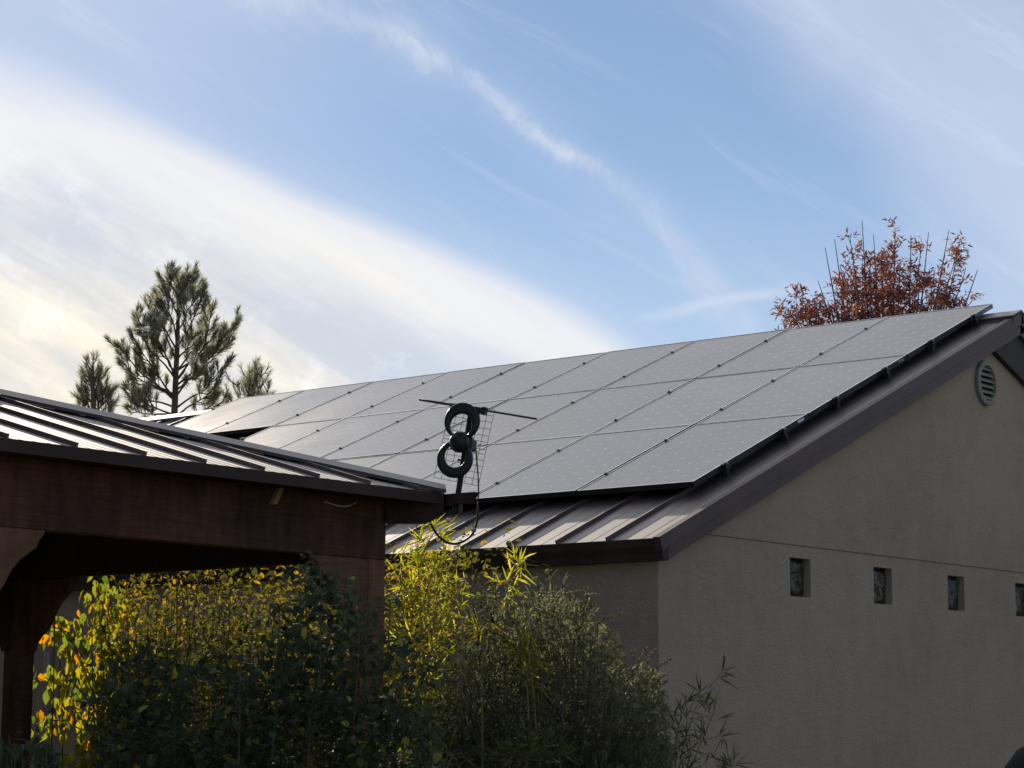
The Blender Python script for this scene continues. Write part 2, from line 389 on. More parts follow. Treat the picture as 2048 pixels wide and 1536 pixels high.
# soffit board, underside shade put into its colour, under the far slope's rake, starting just behind the near slope's trim
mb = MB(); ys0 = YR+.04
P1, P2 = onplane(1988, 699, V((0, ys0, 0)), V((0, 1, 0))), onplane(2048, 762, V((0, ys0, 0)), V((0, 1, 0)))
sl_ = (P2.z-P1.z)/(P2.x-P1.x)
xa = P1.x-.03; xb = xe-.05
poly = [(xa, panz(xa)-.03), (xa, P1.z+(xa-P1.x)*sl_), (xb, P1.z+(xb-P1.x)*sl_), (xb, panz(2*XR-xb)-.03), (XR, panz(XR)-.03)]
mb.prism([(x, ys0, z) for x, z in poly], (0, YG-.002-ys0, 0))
part(mb, 'soffit', mottled('soffit_shade', (.018, .016, .018), (.032, .028, .030), .7, 6), house)
# eave fascia / gutter
mb = MB(); pe = roofpt(SB, 0)
zt = pe.z - .022
prof = [(pe.x-.006, zt+.012), (pe.x-.006, zt-.03), (pe.x+.012, zt-.075), (pe.x+.016, zt-.118), (XW+.0, zt-.118), (XW+.0, zt-.0)]
mb.prism([(x, YR+.008, z) for x, z in prof], (0, YB+.3-YR, 0))
part(mb, 'eave_fascia', MT['dtrim'], house)
# round louvred gable vent
vc = V((3.868, YG, 1.124+ZO)); RX, RZ = .168, .186
vent = bpy.data.objects.new('gable_vent', None)
mb = MB(); nn = 40
ring = []
for (kx, yy) in ((1.0, 0.0), (1.0, -.030), (.93, -.038), (.78, -.038), (.76, -.012), (.76, .0)):
    ring.append([(vc.x+RX*kx*math.cos(t), YG+yy, vc.z+RZ*kx*math.sin(t)) for t in [2*math.pi*i/nn for i in range(nn)]])
vs = [p for rr in ring for p in rr]
mb.add(vs, [(a*nn+i, a*nn+(i+1) % nn, (a+1)*nn+(i+1) % nn, (a+1)*nn+i) for a in range(len(ring)-1) for i in range(nn)])
ventring = part(mb, 'gable_vent', MT['vent'], house, False)
mb = MB()
mb.add([(vc.x+RX*.76*math.cos(2*math.pi*i/nn), YG-.003, vc.z+RZ*.76*math.sin(2*math.pi*i/nn)) for i in range(nn)], [tuple(range(nn))])
part(mb, 'backing', MT['ventdark'], ventring)
for i in range(6):
    z = -.118 + i*.047; hw = RX*.77*math.sqrt(max(.02, 1-(z/(RZ*.77))**2))
    mb = MB()
    p = [(-hw, -.006, z+.020), (hw, -.006, z+.020), (hw, -.034, z-.010), (-hw, -.034, z-.010)]
    mb.hexa([vc+V((a, b, c-.005)) for a, b, c in p] + [vc+V((a, b, c)) for a, b, c in p])
    part(mb, 'louvre', MT['vent'], ventring)
# small wall fixture on the shaded side wall
mb = MB(); q = onplane(105, 1410, V((XW, 0, 0)), V((1, 0, 0)))
mb.tube([q, q+V((-.05, 0, 0))], .055, 16)
tag(part(MB_ := mb, 'fixture', MT['disc'], house), 'small round grey fixture on the side wall')

# thermometer hanging on the side wall
q = onplane(95, 1326, V((XW, 0, 0)), V((1, 0, 0)))
th_ = thing('thermometer', 'narrow pale wall thermometer hanging on the dark side wall behind the yellow leaves', 'thermometer', q)
mb = MB(); mb.box((q.x-.016, q.y-.028, q.z-.085), (q.x-.001, q.y+.028, q.z+.085)); part(mb, 'face', MT['plaque'], th_)
mb = MB()
for i in range(9):
    z = q.z-.065+i*.016; mb.box((q.x-.0185, q.y-.018, z), (q.x-.0161, q.y-.004, z+.005)); mb.box((q.x-.0185, q.y+.005, z), (q.x-.0161, q.y+.018, z+.005))
part(mb, 'scale', MT['plaquedark'], th_)

# ------------------------------------------------------------------ solar array
PW, PH, GAPW, PITCH, HP = .990, 1.610, .020, 1.010, 1.62469
E1 = V((0, -1, 0))
def panel_matrix(col, row):
    o = us*(row*HP) + V((0, (col+1)*PITCH-.008, 0))
    m = Matrix.Identity(4)
    for i in range(3):
        m[i][0] = E1[i]; m[i][1] = us[i]; m[i][2] = n_[i]; m[i][3] = o[i]
    m[2][3] += ZO
    return m
def make_panel():
    r = bpy.data.objects.new('solar_panel', None); COL.objects.link(r); r.empty_display_size = .2
    mb = MB(); lip = .011; D = .040
    mb.box((0, 0, -D), (PW, lip, 0)); mb.box((0, PH-lip, -D), (PW, PH, 0))
    mb.box((0, lip, -D), (lip, PH-lip, 0)); mb.box((PW-lip, lip, -D), (PW, PH-lip, 0))
    for q in range(1, len(mb.mi), 6): mb.mi[q] = 1             # the lip facing up
    fr = mb.build('frame', [MT['frame'], MT['lip']], r)
    me = bpy.data.meshes.new('glass')
    x0, x1, y0, y1, z = lip, PW-lip, lip, PH-lip, -.003
    me.from_pydata([(x0, y0, z), (x1, y0, z), (x1, y1, z), (x0, y1, z)], [], [(0, 1, 2, 3)])
    uvl = me.uv_layers.new(name='UVMap'); cs = .1575
    mx_, my_ = (PW-6*cs)/2, (PH-10*cs)/2
    for i, (x, y) in enumerate([(x0, y0), (x1, y0), (x1, y1), (x0, y1)]):
        uvl.data[i].uv = ((x-mx_)/cs, (y-my_)/cs)
    me.materials.append(MT['cells']); g = bpy.data.objects.new('glass', me); COL.objects.link(g); g.parent = r
    mb = MB(); mb.box((lip, lip, -.012), (PW-lip, PH-lip, -.008)); mb.build('backsheet', MT['ventdark'], r)
    return r
ORD = ['first', 'second', 'third', 'fourth', 'fifth', 'sixth', 'seventh', 'eighth', 'ninth']
proto = None
def copy_tree(o):
    c = o.copy(); COL.objects.link(c)
    for ch in list(o.children):
        d = ch.copy(); COL.objects.link(d); d.parent = c; d.matrix_parent_inverse = ch.matrix_parent_inverse.copy()
    return c
for row, (cnt, rn) in enumerate([(6, 'bottom'), (7, 'middle'), (9, 'top')]):
    for col in range(cnt):
        if proto is None: proto = make_panel(); p = proto
        else: p = copy_tree(proto)
        mm = panel_matrix(col, row)
        jig = Matrix.Rotation(R_(random.uniform(-.12, .12)), 4, 'X') @ Matrix.Rotation(R_(random.uniform(-.12, .12)), 4, 'Y')
        p.matrix_world = mm @ jig
        where = 'at the gable end of' if col == 0 else (ORD[col] + ' from the gable end in')
        if col == cnt-1 and row > 0: where = 'at the far left end of'
        tag(p, 'dark framed solar panel %s the %s row' % (where, rn), 'solar panel', 'solar panels on the house roof')
        if col == 0:
            mb = MB(); mb.box((PW, PH*.93-.045, -.030), (PW+.0012, PH*.93+.045, -.010)); so = mb.build('sticker', MT['sticker'], p)
            tag(so, 'white sticker on the side of the frame')
# rails with clamps and feet
for row, (cnt, rn) in enumerate([(6, 'bottom'), (7, 'middle'), (9, 'top')]):
    for fr_, nm_ in ((.235, 'lower'), (.735, 'upper')):
        s = row*HP + fr_*HP; yA, yB = -.035, cnt*PITCH+.03
        if nm_ == 'lower': yA = -.02
        o = us*s; root = thing('mounting_rail', 'dark %s mounting rail with clamps under the %s row of solar panels' % (nm_, rn), 'rail', tuple(V((o.x, 0, o.z+ZO))), 'mounting rails under the solar panels')
        def lbox(mb, s0, s1, y0, y1, h0, h1):
            mb.hexa([us*a + n_*h + V((0, y, ZO)) for h in (h0, h1) for a, y in ((s0, y1), (s0, y0), (s1, y0), (s1, y1))])
        mb = MB(); lbox(mb, s-.018, s+.018, yA, yB, -.083, -.0405); part(mb, 'rail', MT['rail'], root)
        for c in range(cnt+1):
            yc = c*PITCH - (.0 if c else -.0)
            mb = MB()
            if c == 0: lbox(mb, s-.02, s+.02, -.030, -.003, -.0405, .004); lbox(mb, s-.02, s+.02, -.003, .012, .0005, .006); lbox(mb, s-.007, s+.007, -.022, -.008, .004, .012)
            elif c == cnt: lbox(mb, s-.02, s+.02, yc-.006, yc+.018, .0005, .006); lbox(mb, s-.007, s+.007, yc+.002, yc+.012, .006, .013)
            else: lbox(mb, s-.015, s+.015, yc-.0135, yc+.0135, .0008, .004); lbox(mb, s-.006, s+.006, yc-.006, yc+.006, .004, .011)
            part(mb, 'clamp', MT['frame'], root)
        for ys in seams[::3]:
            if ys > yB: break
            mb = MB(); lbox(mb, s-.022, s+.022, ys-.018, ys+.018, -DP+.027, -.0835); lbox(mb, s-.02, s+.02, ys-.026, ys-.0065, -DP+.004, -DP+.05)
            part(mb, 'foot', MT['rail'], root)

# ------------------------------------------------------------------ pergola
PC = V((-2.87319, -.25676, -.33750+ZO)); TP = .282
X1, Y0 = PC.x, PC.y; X0, Y1 = -6.50, 3.40; ZE = PC.z
perg = thing('pergola', 'dark stained timber pergola with a hipped brown standing seam metal roof', 'pergola', (-4.6, 1.6, 0))
XC, YC = (X0+X1)/2, (Y0+Y1)/2
HW = (X1-X0)/2; ZA = ZE + TP*HW
A1, A2 = V((XC, Y0+HW, ZA)), V((XC, Y1-HW, ZA))
cps = {'fr': V((X1, Y0, ZE)), 'fl': V((X0, Y0, ZE)), 'br': V((X1, Y1, ZE)), 'bl': V((X0, Y1, ZE))}
mb = MB()
def sheet(mb, poly, th=.016):
    nrm = (poly[1]-poly[0]).cross(poly[2]-poly[0]).normalized()
    if nrm.z < 0: nrm = -nrm
    mb.prism([p-nrm*th for p in poly], nrm*th)
sheet(mb, [cps['fl'], cps['fr'], A1]); sheet(mb, [cps['fr'], cps['br'], A2, A1]); sheet(mb, [cps['br'], cps['bl'], A2]); sheet(mb, [cps['bl'], cps['fl'], A1, A2])
def bar(mb, p, q, w, h0, h1, across, nrm):
    a = across*w
    mb.hexa([p-a+nrm*h0, p+a+nrm*h0, q+a+nrm*h0, q-a+nrm*h0, p-a+nrm*h1, p+a+nrm*h1, q+a+nrm*h1, q-a+nrm*h1])
SP = .412
nf = V((0, -TP, 1)).normalized()
xs_ = -5.942
xs_list = []
x = xs_ + 0.0
xsq = [onp for onp in (-5.942, -5.536, -5.108, -4.712, -4.304, -3.899, -3.50, -3.10)]
xall = [-6.25] + xsq
for x in xall:
    run = min(x-X0, X1-x)
    if run > .03:
        bar(mb, V((x, Y0-.004, ZE-.004*TP)), V((x, Y0+run-.02, ZE+TP*(run-.02))), .006, -.004, .022, V((1, 0, 0)), nf)
for x in [a + SP*f for a in xall for f in (.2, .4, .6, .8)]:
    run = min(x-X0, X1-x)
    if run > .05: bar(mb, V((x, Y0-.002, ZE)), V((x, Y0+run-.03, ZE+TP*(run-.03))), .005, -.003, .0008, V((1, 0, 0)), nf)
nr = V((TP, 0, 1)).normalized()
y = Y0 + .32
while y < Y1-.1:
    run = min(y-Y0, Y1-y, HW)
    for sgn, xe_ in ((1, X1), (-1, X0)):
        nn_ = V((sgn*TP, 0, 1)).normalized()
        bar(mb, V((xe_+sgn*.004, y, ZE)), V((xe_-sgn*(run-.02), y, ZE+TP*(run-.02))), .006, -.004, .022, V((0, 1, 0)), nn_)
    y += SP
part(mb, 'roof', MT['proof'], perg)
# hip caps
for nm_, apex in (('fr', A1), ('fl', A1), ('br', A2), ('bl', A2)):
    mb = MB(); c = cps[nm_]; d = (apex-c); side = V((-d.y, d.x, 0)).normalized(); z = V((0, 0, 1))
    st = c - d.normalized()*.0
    prof = [(-.095, -.006), (-.100, .012), (-.022, .050), (.022, .050), (.100, .012), (.095, -.006), (.02, .038), (-.02, .038)]
    ends = []
    for p in (st, apex): ends.append([p+side*a+z*b for a, b in prof])
    k = len(prof); mb.add(ends[0]+ends[1], [(i, (i+1) % k, k+(i+1) % k, k+i) for i in range(k)] + [tuple(range(k)), tuple(range(k, 2*k))[::-1]])
    part(mb, 'hip_cap', MT['cap'], perg)
# eave fascias (drip edge metal) and timber ceiling
FH = .062
for a, b, inn in (('fl', 'fr', V((0, 1, 0))), ('fr', 'br', V((-1, 0, 0))), ('br', 'bl', V((0, -1, 0))), ('bl', 'fl', V((1, 0, 0)))):
    p, q = cps[a], cps[b]; d = (q-p).normalized(); mb = MB()
    o = p - inn*.004 - d*.004; L = (q-p).length+.008
    if a == 'fr':                                            # this one runs on past the corner
        ext = .215; zt_, zb_ = -.003, -.062; o2 = p - d*(ext)
        mb.prism([o2+V((0, 0, zt_)), p-d*.006+V((0, 0, zt_)), p-d*.006+V((0, 0, zb_)), o2+d*.05+V((0, 0, zb_))], V((.05, 0, 0)))
    mb.obox(o, d, inn, V((0, 0, 1)), (0, 0, -FH), (L, .014, -.003))
    part(mb, 'fascia', MT['dtrim'], perg)
mb = MB(); mb.box((X0+.02, Y0+.02, ZE-.045), (X1-.02, Y1-.02, ZE-.020)); part(mb, 'ceiling', MT['ceil_shade'], perg)
BZ0, BZ1 = -.716+ZO, ZE-.0455
XP1, XP0 = -3.10, -6.07; YP0, YP1 = -.0175, 3.16
def timber(name, a, b, m=MT['wood']):
    mb = MB(); mb.box(a, b); o = part(mb, name, m, perg); bevel(o, .005, 2); return o
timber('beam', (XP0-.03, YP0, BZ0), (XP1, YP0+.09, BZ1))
timber('beam', (XP1-.09, YP0+.091, BZ0+.002), (XP1-.002, YP1-.091, BZ1), MT['ceil_shade'])
timber('beam', (XP0-.03, YP1-.09, BZ0), (XP1, YP1, BZ1), MT['ceil_shade'])
timber('beam', (XP0+.002, YP0+.091, BZ0+.002), (XP0+.09, YP1-.091, BZ1), MT['ceil_shade'])
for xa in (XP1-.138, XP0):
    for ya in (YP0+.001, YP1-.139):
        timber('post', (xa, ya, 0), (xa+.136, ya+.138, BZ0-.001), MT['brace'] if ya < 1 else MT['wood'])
# curved knee braces
def brace(o, dirx, dirn, L=.43, H=.46, t=.055, mat=MT['brace']):
    prof = [(0, 0), (L, 0), (L-.012, -.028), (L-.035, -.05), (L-.048, -.085), (L-.095, -.115), (L-.145, -.15), (L-.19, -.20), (L-.225, -.26), (L-.265, -.315), (L-.33, -.36), (L-.37, -.40), (L-.40, -H), (0, -H)]
    mb = MB(); mb.prism([o + dirx*a + V((0, 0, b)) for a, b in prof], dirn*t)
    ob = part(mb, 'knee_brace', mat, perg); bevel(ob, .004, 1); return ob
zb = BZ0-.002
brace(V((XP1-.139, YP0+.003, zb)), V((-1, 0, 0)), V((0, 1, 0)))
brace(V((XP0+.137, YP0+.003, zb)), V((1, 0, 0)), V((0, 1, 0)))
brace(V((XP1-.07, YP0+.140, zb)), V((0, 1, 0)), V((1, 0, 0)), mat=MT['ceil_shade'])
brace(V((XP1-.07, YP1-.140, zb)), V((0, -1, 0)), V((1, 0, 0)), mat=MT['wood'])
brace(V((XP0+.01, YP0+.140, zb)), V((0, 1, 0)), V((1, 0, 0)), mat=MT['ceil_shade'])
brace(V((XP0+.01, YP1-.140, zb)), V((0, -1, 0)), V((1, 0, 0)), mat=MT['ceil_shade'])
brace(V((XP1-.139, YP1-.07, zb)), V((-1, 0, 0)), V((0, 1, 0)), mat=MT['ceil_shade'])
brace(V((XP0+.137, YP1-.07, zb)), V((1, 0, 0)), V((0, 1, 0)), mat=MT['ceil_shade'])
# hip rafter tails
for nm_, cx, cy in (('fr', XP1, YP0), ('fl', XP0-.03, YP0), ('br', XP1, YP1), ('bl', XP0-.03, YP1)):
    c = cps[nm_]; a = V((cx, cy, 0)); d = V((c.x-a.x, c.y-a.y, 0)); L = d.length; d.normalize(); sd = V((-d.y, d.x, 0))
    mb = MB(); L2 = L-.006; o = V((cx, cy, ZE-.0465))
    mb.prism([o-sd*.032+d*x+V((0, 0, z)) for x, z in ((0, 0), (L2, 0), (L2+.0, -.07), (L2-.10, -.125), (0, -.125))], sd*.064)
    part(mb, 'hip_rafter', MT['ceil_shade'], perg)  # dark wood copy, eave shade put into the rafters' colour
# pale rafter end, tan cord, bolt and a small hook
q = onplane(557, 992, V((0, YP0-.03, 0)), V((0, 1, 0)))
mb = MB(); dv = (onplane(550, 1009, V((0, YP0-.03, 0)), V((0, 1, 0))) - onplane(565, 974, V((0, YP0-.03, 0)), V((0, 1, 0))))
mb.obox(q, V((1, 0, 0)), V((0, 1, 0)), dv.normalized()*-1, (-.016, 0, -.052), (.016, .03, .052))
tag(part(mb, 'block', MT['palewood'], perg), 'small pale wooden block below the eave')
bq = onplane(896, 1040, PC+V((.012, -.012, 0)), V((-1, -1, 0)).normalized())
mb = MB(); hd = V((-.766, -.643, 0)); o = V((bq.x, bq.y, bq.z))
mb.tube([o-hd*.05, o, o+hd*.008], [.012, .012, .008], 8); part(mb, 'bolt', MT['steel'], perg)
pts = [(648, 1003), (658, 1006), (670, 1010), (684, 1012.5), (697, 1012), (706, 1008), (713, 1003)]
mb = MB(); mb.tube([onplane(a, b, V((0, YP0-.008, 0)), V((0, 1, 0))) for a, b in pts], .004, 6)
tag(mb.build('cord', MT['cord'], smooth=True), 'short tan cord sagging across the front beam of the pergola', 'cord')

# ------------------------------------------------------------------ antenna
A0 = V((PC.x+.02, PC.y-.035, 0)); toC = V((CAM.x-A0.x, CAM.y-A0.y, 0)).normalized(); left = V((-RT.x, -RT.y, 0)).normalized()
W_ = (toC*math.cos(R_(20)) + left*math.sin(R_(20))).normalized()
RR0 = V((0, 0, 1)).cross(W_).normalized()
if RR0.dot(RT) < 0: RR0 = -RR0
lean = R_(9.6)
AR = (RR0*math.cos(lean) - V((0, 0, 1))*math.sin(lean)).normalized(); AV = W_.cross(AR).normalized()
if AV.z < 0: AV = -AV
def ap(u, v, off=0.): return onplane(u, v, A0+W_*off, W_)
mbase = ap(914, 1000, -.03)
ant = thing('tv_antenna', 'black figure eight loop television antenna with a wire mesh reflector on the pergola corner', 'antenna', tuple(mbase))
def loopring(cu, cv, iu, iv, ro, ri, off):
    c, ci = ap(cu, cv, off), ap(iu, iv, off); mb = MB(); nn = 56; t = .013
    prof = []
    for i in range(nn):
        a = 2*math.pi*i/nn; e = AR*math.cos(a) + AV*math.sin(a)
        po, pi_ = c+e*ro, ci+e*ri; m = (pi_-po)*.14
        for p, w in ((po, -t*.6), (po, t*.6), (po+m, t), (pi_-m, t), (pi_, t*.6), (pi_, -t*.6), (pi_-m, -t), (po+m, -t)): prof.append(p+W_*w)
    k = 8
    mb.add(prof, [(i*k+j, i*k+(j+1) % k, ((i+1) % nn)*k+(j+1) % k, ((i+1) % nn)*k+j) for i in range(nn) for j in range(k)])
    part(mb, 'loop', MT['antenna'], ant, True)
loopring(924.5, 842.5, 922.5, 851, .1055, .0668, .03)
loopring(910, 918.5, 910.8, 912, .1065, .0660, .03)
hub = MB(); hc = ap(919, 884, .045); rows, cols = 10, 24
vs = []
for i in range(rows+1):
    a = math.pi*i/rows
    for j in range(cols):
        t = 2*math.pi*j/cols; vs.append(hc + W_*(.052*math.cos(a)) + (AR*math.cos(t)*.060 + AV*math.sin(t)*.062)*math.sin(a))
hub.add(vs, [(i*cols+j, i*cols+(j+1) % cols, (i+1)*cols+(j+1) % cols, (i+1)*cols+j) for i in range(rows) for j in range(cols)])
part(hub, 'hub', MT['antenna'], ant, True)
mb = MB(); c2 = ap(944, 890, -.01)
mb.obox(c2, AR, AV, W_, (-.05, -.036, -.05), (.012, .034, .036)); mb.obox(c2, AR, AV, W_, (-.03, -.052, -.02), (.004, .046, .028))
bevel(part(mb, 'mount_box', MT['antenna'], ant), .012, 3)
mb = MB()
ma, mb_, mc = ap(912.5, 1012, -.02), ap(920, 955, -.02), ap(942, 826, -.02)
dm = (mc-ma).normalized(); sm = dm.cross(W_).normalized()
mb.obox(ma, sm, W_, dm, (-.014, -.012, 0), (.014, .012, (mc-ma).length)); bevel(part(mb, 'mast', MT['ventdark'], ant), .003, 2)
mb = MB(); c3 = ap(914, 1008, -.02)
mb.obox(c3, AR, W_, V((0, 0, 1)), (-.022, -.05, -.05), (.018, .018, .02)); bevel(part(mb, 'mast_clamp', MT['ventdark'], ant), .005, 2)
mb = MB()
ra, rb = ap(839, 799, -.015), ap(1073.5, 838, -.015)
mb.tube([ra, ra+(rb-ra)*.3, ra+(rb-ra)*.31, rb], [.0078, .0078, .0062, .0060], 10); part(mb, 'dipole_rod', MT['rod'], ant, True)
mb = MB(); c4 = ap(963, 820, -.015)
mb.obox(c4, AR, AV, W_, (-.06, -.020, -.016), (.012, .012, .026)); mb.obox(c4, AR, AV, W_, (.004, -.026, -.022), (.030, .002, .02)); mb.obox(c4, AR, AV, W_, (.004, .006, -.022), (.034, .018, .02))
bevel(part(mb, 'rod_bracket', MT['antenna'], ant), .003, 2)
mb = MB(); off = -.085
TL, TR, BR, BL = ap(903, 806, off), ap(989.5, 819.5, off), ap(957, 971.5, off), ap(867.5, 955, off)
def lerp(a, b, t): return a + (b-a)*t
rw = .0015
for t in (0, .17, .34, .51, .68, .85, 1.): mb.tube([lerp(TL, TR, t), lerp(BL, BR, t)], rw, 5)
for t in (0, .085, .17, .26, .35, .43, .475, .53, .59, .67, .75, .835, .92, 1.): mb.tube([lerp(TL, BL, t), lerp(TR, BR, t)], rw, 5)
part(mb, 'mesh_reflector', MT['wire'], ant)
# coaxial cable with its drip loop
cp = [(949, 880, -.05), (951, 890, -.07), (953.5, 920, -.08), (956, 950, -.07), (957, 978, -.04), (956, 1005, -.01), (955.5, 1030, .0), (952.5, 1050, .0), (947, 1064, .0), (938, 1075, .0), (926, 1083, .0), (912, 1087.5, 0), (899, 1086.5, 0), (887, 1081, 0), (876, 1071, -.005), (867, 1058, -.02), (860, 1044, -.05), (856, 1036, -.09), (853, 1028, -.16)]
P_ = [ap(*c) for c in cp]
def smooth_path(P, k=4):
    out = []
    for i in range(len(P)-1):
        p0, p1, p2, p3 = P[max(i-1, 0)], P[i], P[i+1], P[min(i+2, len(P)-1)]
        for j in range(k):
            t = j/k
            out.append(.5*((2*p1)+(p2-p0)*t+(2*p0-5*p1+4*p2-p3)*t*t+(3*p1-p0-3*p2+p3)*t**3))
    return out+[P[-1]]
cbl = thing('coaxial_cable', 'black coaxial cable hanging in a loop below the antenna', 'cable', tuple(P_[6]))
sp_ = smooth_path(P_)
mb = MB(); mb.tube(sp_, [.0042 if i < 22 else .0068 for i in range(len(sp_))], 8); part(mb, 'cable', MT['cable'], cbl, True)
mb = MB(); t0, t1 = ap(947.5, 1061, 0), ap(949.5, 1038, .004)
mb.tube([t0-AR*.012, t0+AR*.012], .009, 8); mb.tube([t0, lerp(t0, t1, .5)-AR*.004, t1], .0022, 5); part(mb, 'cable_tie', MT['steel'], cbl)

# ------------------------------------------------------------------ vegetation helpers
rnd = random.Random(11)
def rdir(up=.0):
    while True:
        d = V((rnd.uniform(-1, 1), rnd.uniform(-1, 1), rnd.uniform(-1, 1)))
        if .05 < d.length < 1: d.normalize(); d.z += up; return d.normalized()
def tint(mu, sd): return min(1, max(0, rnd.gauss(mu, sd)))
def wobble(a, b, k=6, amt=.05):
    out = [V(a)]; a = V(a); b = V(b)
    for i in range(1, k): out.append(a+(b-a)*(i/k)+V((rnd.uniform(-1, 1), rnd.uniform(-1, 1), rnd.uniform(-.3, .3)))*amt)
    return out+[b]
def inter(poly, u):
    for (u0_, v0_), (u1_, v1_) in zip(poly[:-1], poly[1:]):
        if u0_ <= u <= u1_: return v0_+(v1_-v0_)*(u-u0_)/max(1e-6, u1_-u0_)
    return 1e9

# ---- pines
def brush(nb, pts, n_need, L, tmu):                           # needles along the outer part of a shoot, swept forward
    k = len(pts)
    for _ in range(n_need):
        f = .25+.75*rnd.random()**.8; i = min(k-2, int(f*(k-1))); q = lerp(pts[i], pts[i+1], f*(k-1)-i)
        d = (pts[i+1]-pts[i]).normalized(); w = rdir(); w = (w-d*w.dot(d)).normalized()
        a = rnd.uniform(.25, .95)*(1.15-.5*f)
        nb.blade(q, d*math.cos(a)+w*math.sin(a), rdir(), L*rnd.uniform(.7, 1.1), .0070, tint(tmu, .22), rnd.uniform(0, .1))
def lerp(a, b, t): return a + (b-a)*t
def pine(label, base, dist, trunk_px, limbs, need=84, sd_=6.5):
    b0 = at(*base, dist); ground_ = V((b0.x, b0.y, 0))
    t = thing('pine_tree', label, 'pine tree', tuple(ground_), 'pines behind the roofs')
    tr = MB(); fo = MB()
    tp_ = [ground_] + [at(u, v, dist) for u, v in trunk_px]
    k = len(tp_); tr.tube(tp_, [(.16 if i == 0 else .050*(1-i/(k-1))**.9+.007) for i in range(k)], 8)
    def shoot(p, d, L, tm):
        m = p+d*L*.5; e = m+(d*.7+V((0, 0, .55))).normalized()*L*.5
        pts = [p, lerp(p, m, .5), m, lerp(m, e, .5), e]
        tr.tube([p, m, e], [.008, .007, .004], 4); brush(fo, pts, int(need*1.2*L/.28), .125, tm)
    def limb(pts, r, lead=False):
        k = len(pts); tr.tube(pts, [r*(1-.78*i/(k-1)) for i in range(k)], 5)
        Ltot = sum((pts[i+1]-pts[i]).length for i in range(k-1)); n_s = int(6+Ltot*sd_)
        for j in range(n_s):
            f = .34+.62*(j+rnd.random())/n_s; i = min(k-2, int(f*(k-1))); p = lerp(pts[i], pts[i+1], f*(k-1)-i)
            dd = (pts[i+1]-pts[i]).normalized(); w = rdir(); w = (w-dd*w.dot(dd)).normalized()
            d = (dd*.55+w*.75+V((0, 0, .35))).normalized()
            shoot(p, d, rnd.uniform(.16, .34)*(1.1-.3*f), rnd.gauss(.5, .16))
        brush(fo, pts[-3:], int(need*1.1), .13, .6)
        if rnd.random() < .35: tr.tube([pts[-1], pts[-1]+V((rnd.uniform(-.02, .02), 0, .12))], [.006, .004], 4)
    for lb in limbs:
        (u0_, v0_), (um, vm), (u1_, v1_), dd = lb
        a, m, c = at(u0_, v0_, dist), at(um, vm, dist+dd*.6), at(u1_, v1_, dist+dd)
        limb(smooth_path([a, lerp(a, m, .5)+rdir()*.03, m, lerp(m, c, .5)+rdir()*.03+V((0, 0, -.02)), c], 2), .017)
    limb([tp_[i] for i in range(max(1, k-4), k)], .014)
    part(tr, 'trunk', MT['bark'], t, True); part(fo, 'crown', MT['pineleaf'], t)
main_limbs = []
L_ = [((352, 800), (310, 740), (262, 668)), ((350, 760), (320, 690), (298, 612)), ((352, 720), (330, 665), (305, 590)), ((353, 690), (345, 640), (322, 600)),
      ((350, 790), (300, 770), (243, 722)), ((350, 815), (290, 800), (250, 770)), ((349, 828), (300, 828), (258, 812)), ((348, 800), (280, 745), (236, 690)),
      ((354, 790), (400, 735), (436, 690)), ((356, 740), (390, 690), (412, 640)), ((356, 690), (385, 640), (408, 575)), ((356, 660), (375, 620), (395, 590)),
      ((354, 815), (410, 780), (448, 735)), ((354, 770), (420, 715), (462, 668)), ((356, 740), (430, 690), (474, 640)), ((352, 835), (400, 800), (432, 770)),
      ((354, 828), (400, 825), (436, 810)), ((357, 640), (370, 600), (384, 575)), ((356, 630), (345, 600), (338, 580)), ((352, 745), (335, 720), (315, 690)),
      ((353, 720), (372, 700), (392, 668)), ((352, 780), (372, 760), (398, 738)), ((352, 800), (330, 780), (300, 750)), ((350, 830), (310, 815), (280, 800)),
      ((356, 600), (368, 575), (376, 555)), ((356, 600), (345, 575), (340, 555)), ((354, 700), (325, 650), (275, 650)), ((352, 760), (300, 700), (268, 630)),
      ((354, 760), (405, 700), (425, 610)), ((354, 760), (380, 720), (418, 700))]
for a, b, c in L_: main_limbs.append((a, b, c, rnd.uniform(-.8, .8)))
pine('tall pine with a spreading needle crown rising behind the left end of the roof', (347, 1000), 32, [(347, 860), (350, 800), (352, 740), (355, 690), (356, 640), (356, 620), (354, 585), (353, 556)], main_limbs)
lim2 = [((188, 830), (170, 800), (152, 775)), ((188, 825), (200, 800), (222, 770)), ((187, 800), (180, 770), (176, 745)), ((187, 800), (195, 770), (202, 745)), ((188, 850), (215, 815), (228, 785)), ((188, 830), (185, 800), (170, 790)), ((188, 830), (200, 815), (212, 800)), ((188, 860), (160, 830), (165, 800)),
        ((188, 870), (225, 840), (240, 800))]
pine('small pine tip poking up left of the tall pine', (188, 1000), 31, [(188, 870), (187, 820), (186, 780), (186, 745), (186, 718)], [(a, b, c, rnd.uniform(-.3, .3)) for a, b, c in [[(188+(u-188)*.72, v+6) for u, v in q] for q in lim2]], need=50, sd_=4.)
lim3 = [((480, 880), (505, 800), (498, 735)), ((482, 880), (515, 800), (528, 735)), ((484, 880), (525, 810), (545, 765)), ((480, 870), (478, 810), (470, 765)), ((478, 880), (465, 830), (452, 790)), ((482, 870), (500, 800), (512, 750)), ((484, 880), (520, 815), (532, 790)), ((478, 870), (490, 800), (486, 760)), ((478, 890), (470, 850), (478, 800))]
pine('short pine top with forked limbs right of the tall pine', (482, 1000), 33, [(482, 900), (484, 860), (492, 810), (500, 770), (505, 742)], [(a, b, c, rnd.uniform(-.4, .4)) for a, b, c in [[(498+(u-498)*.85, v+4) for u, v in q] for q in lim3]], need=44, sd_=2.)

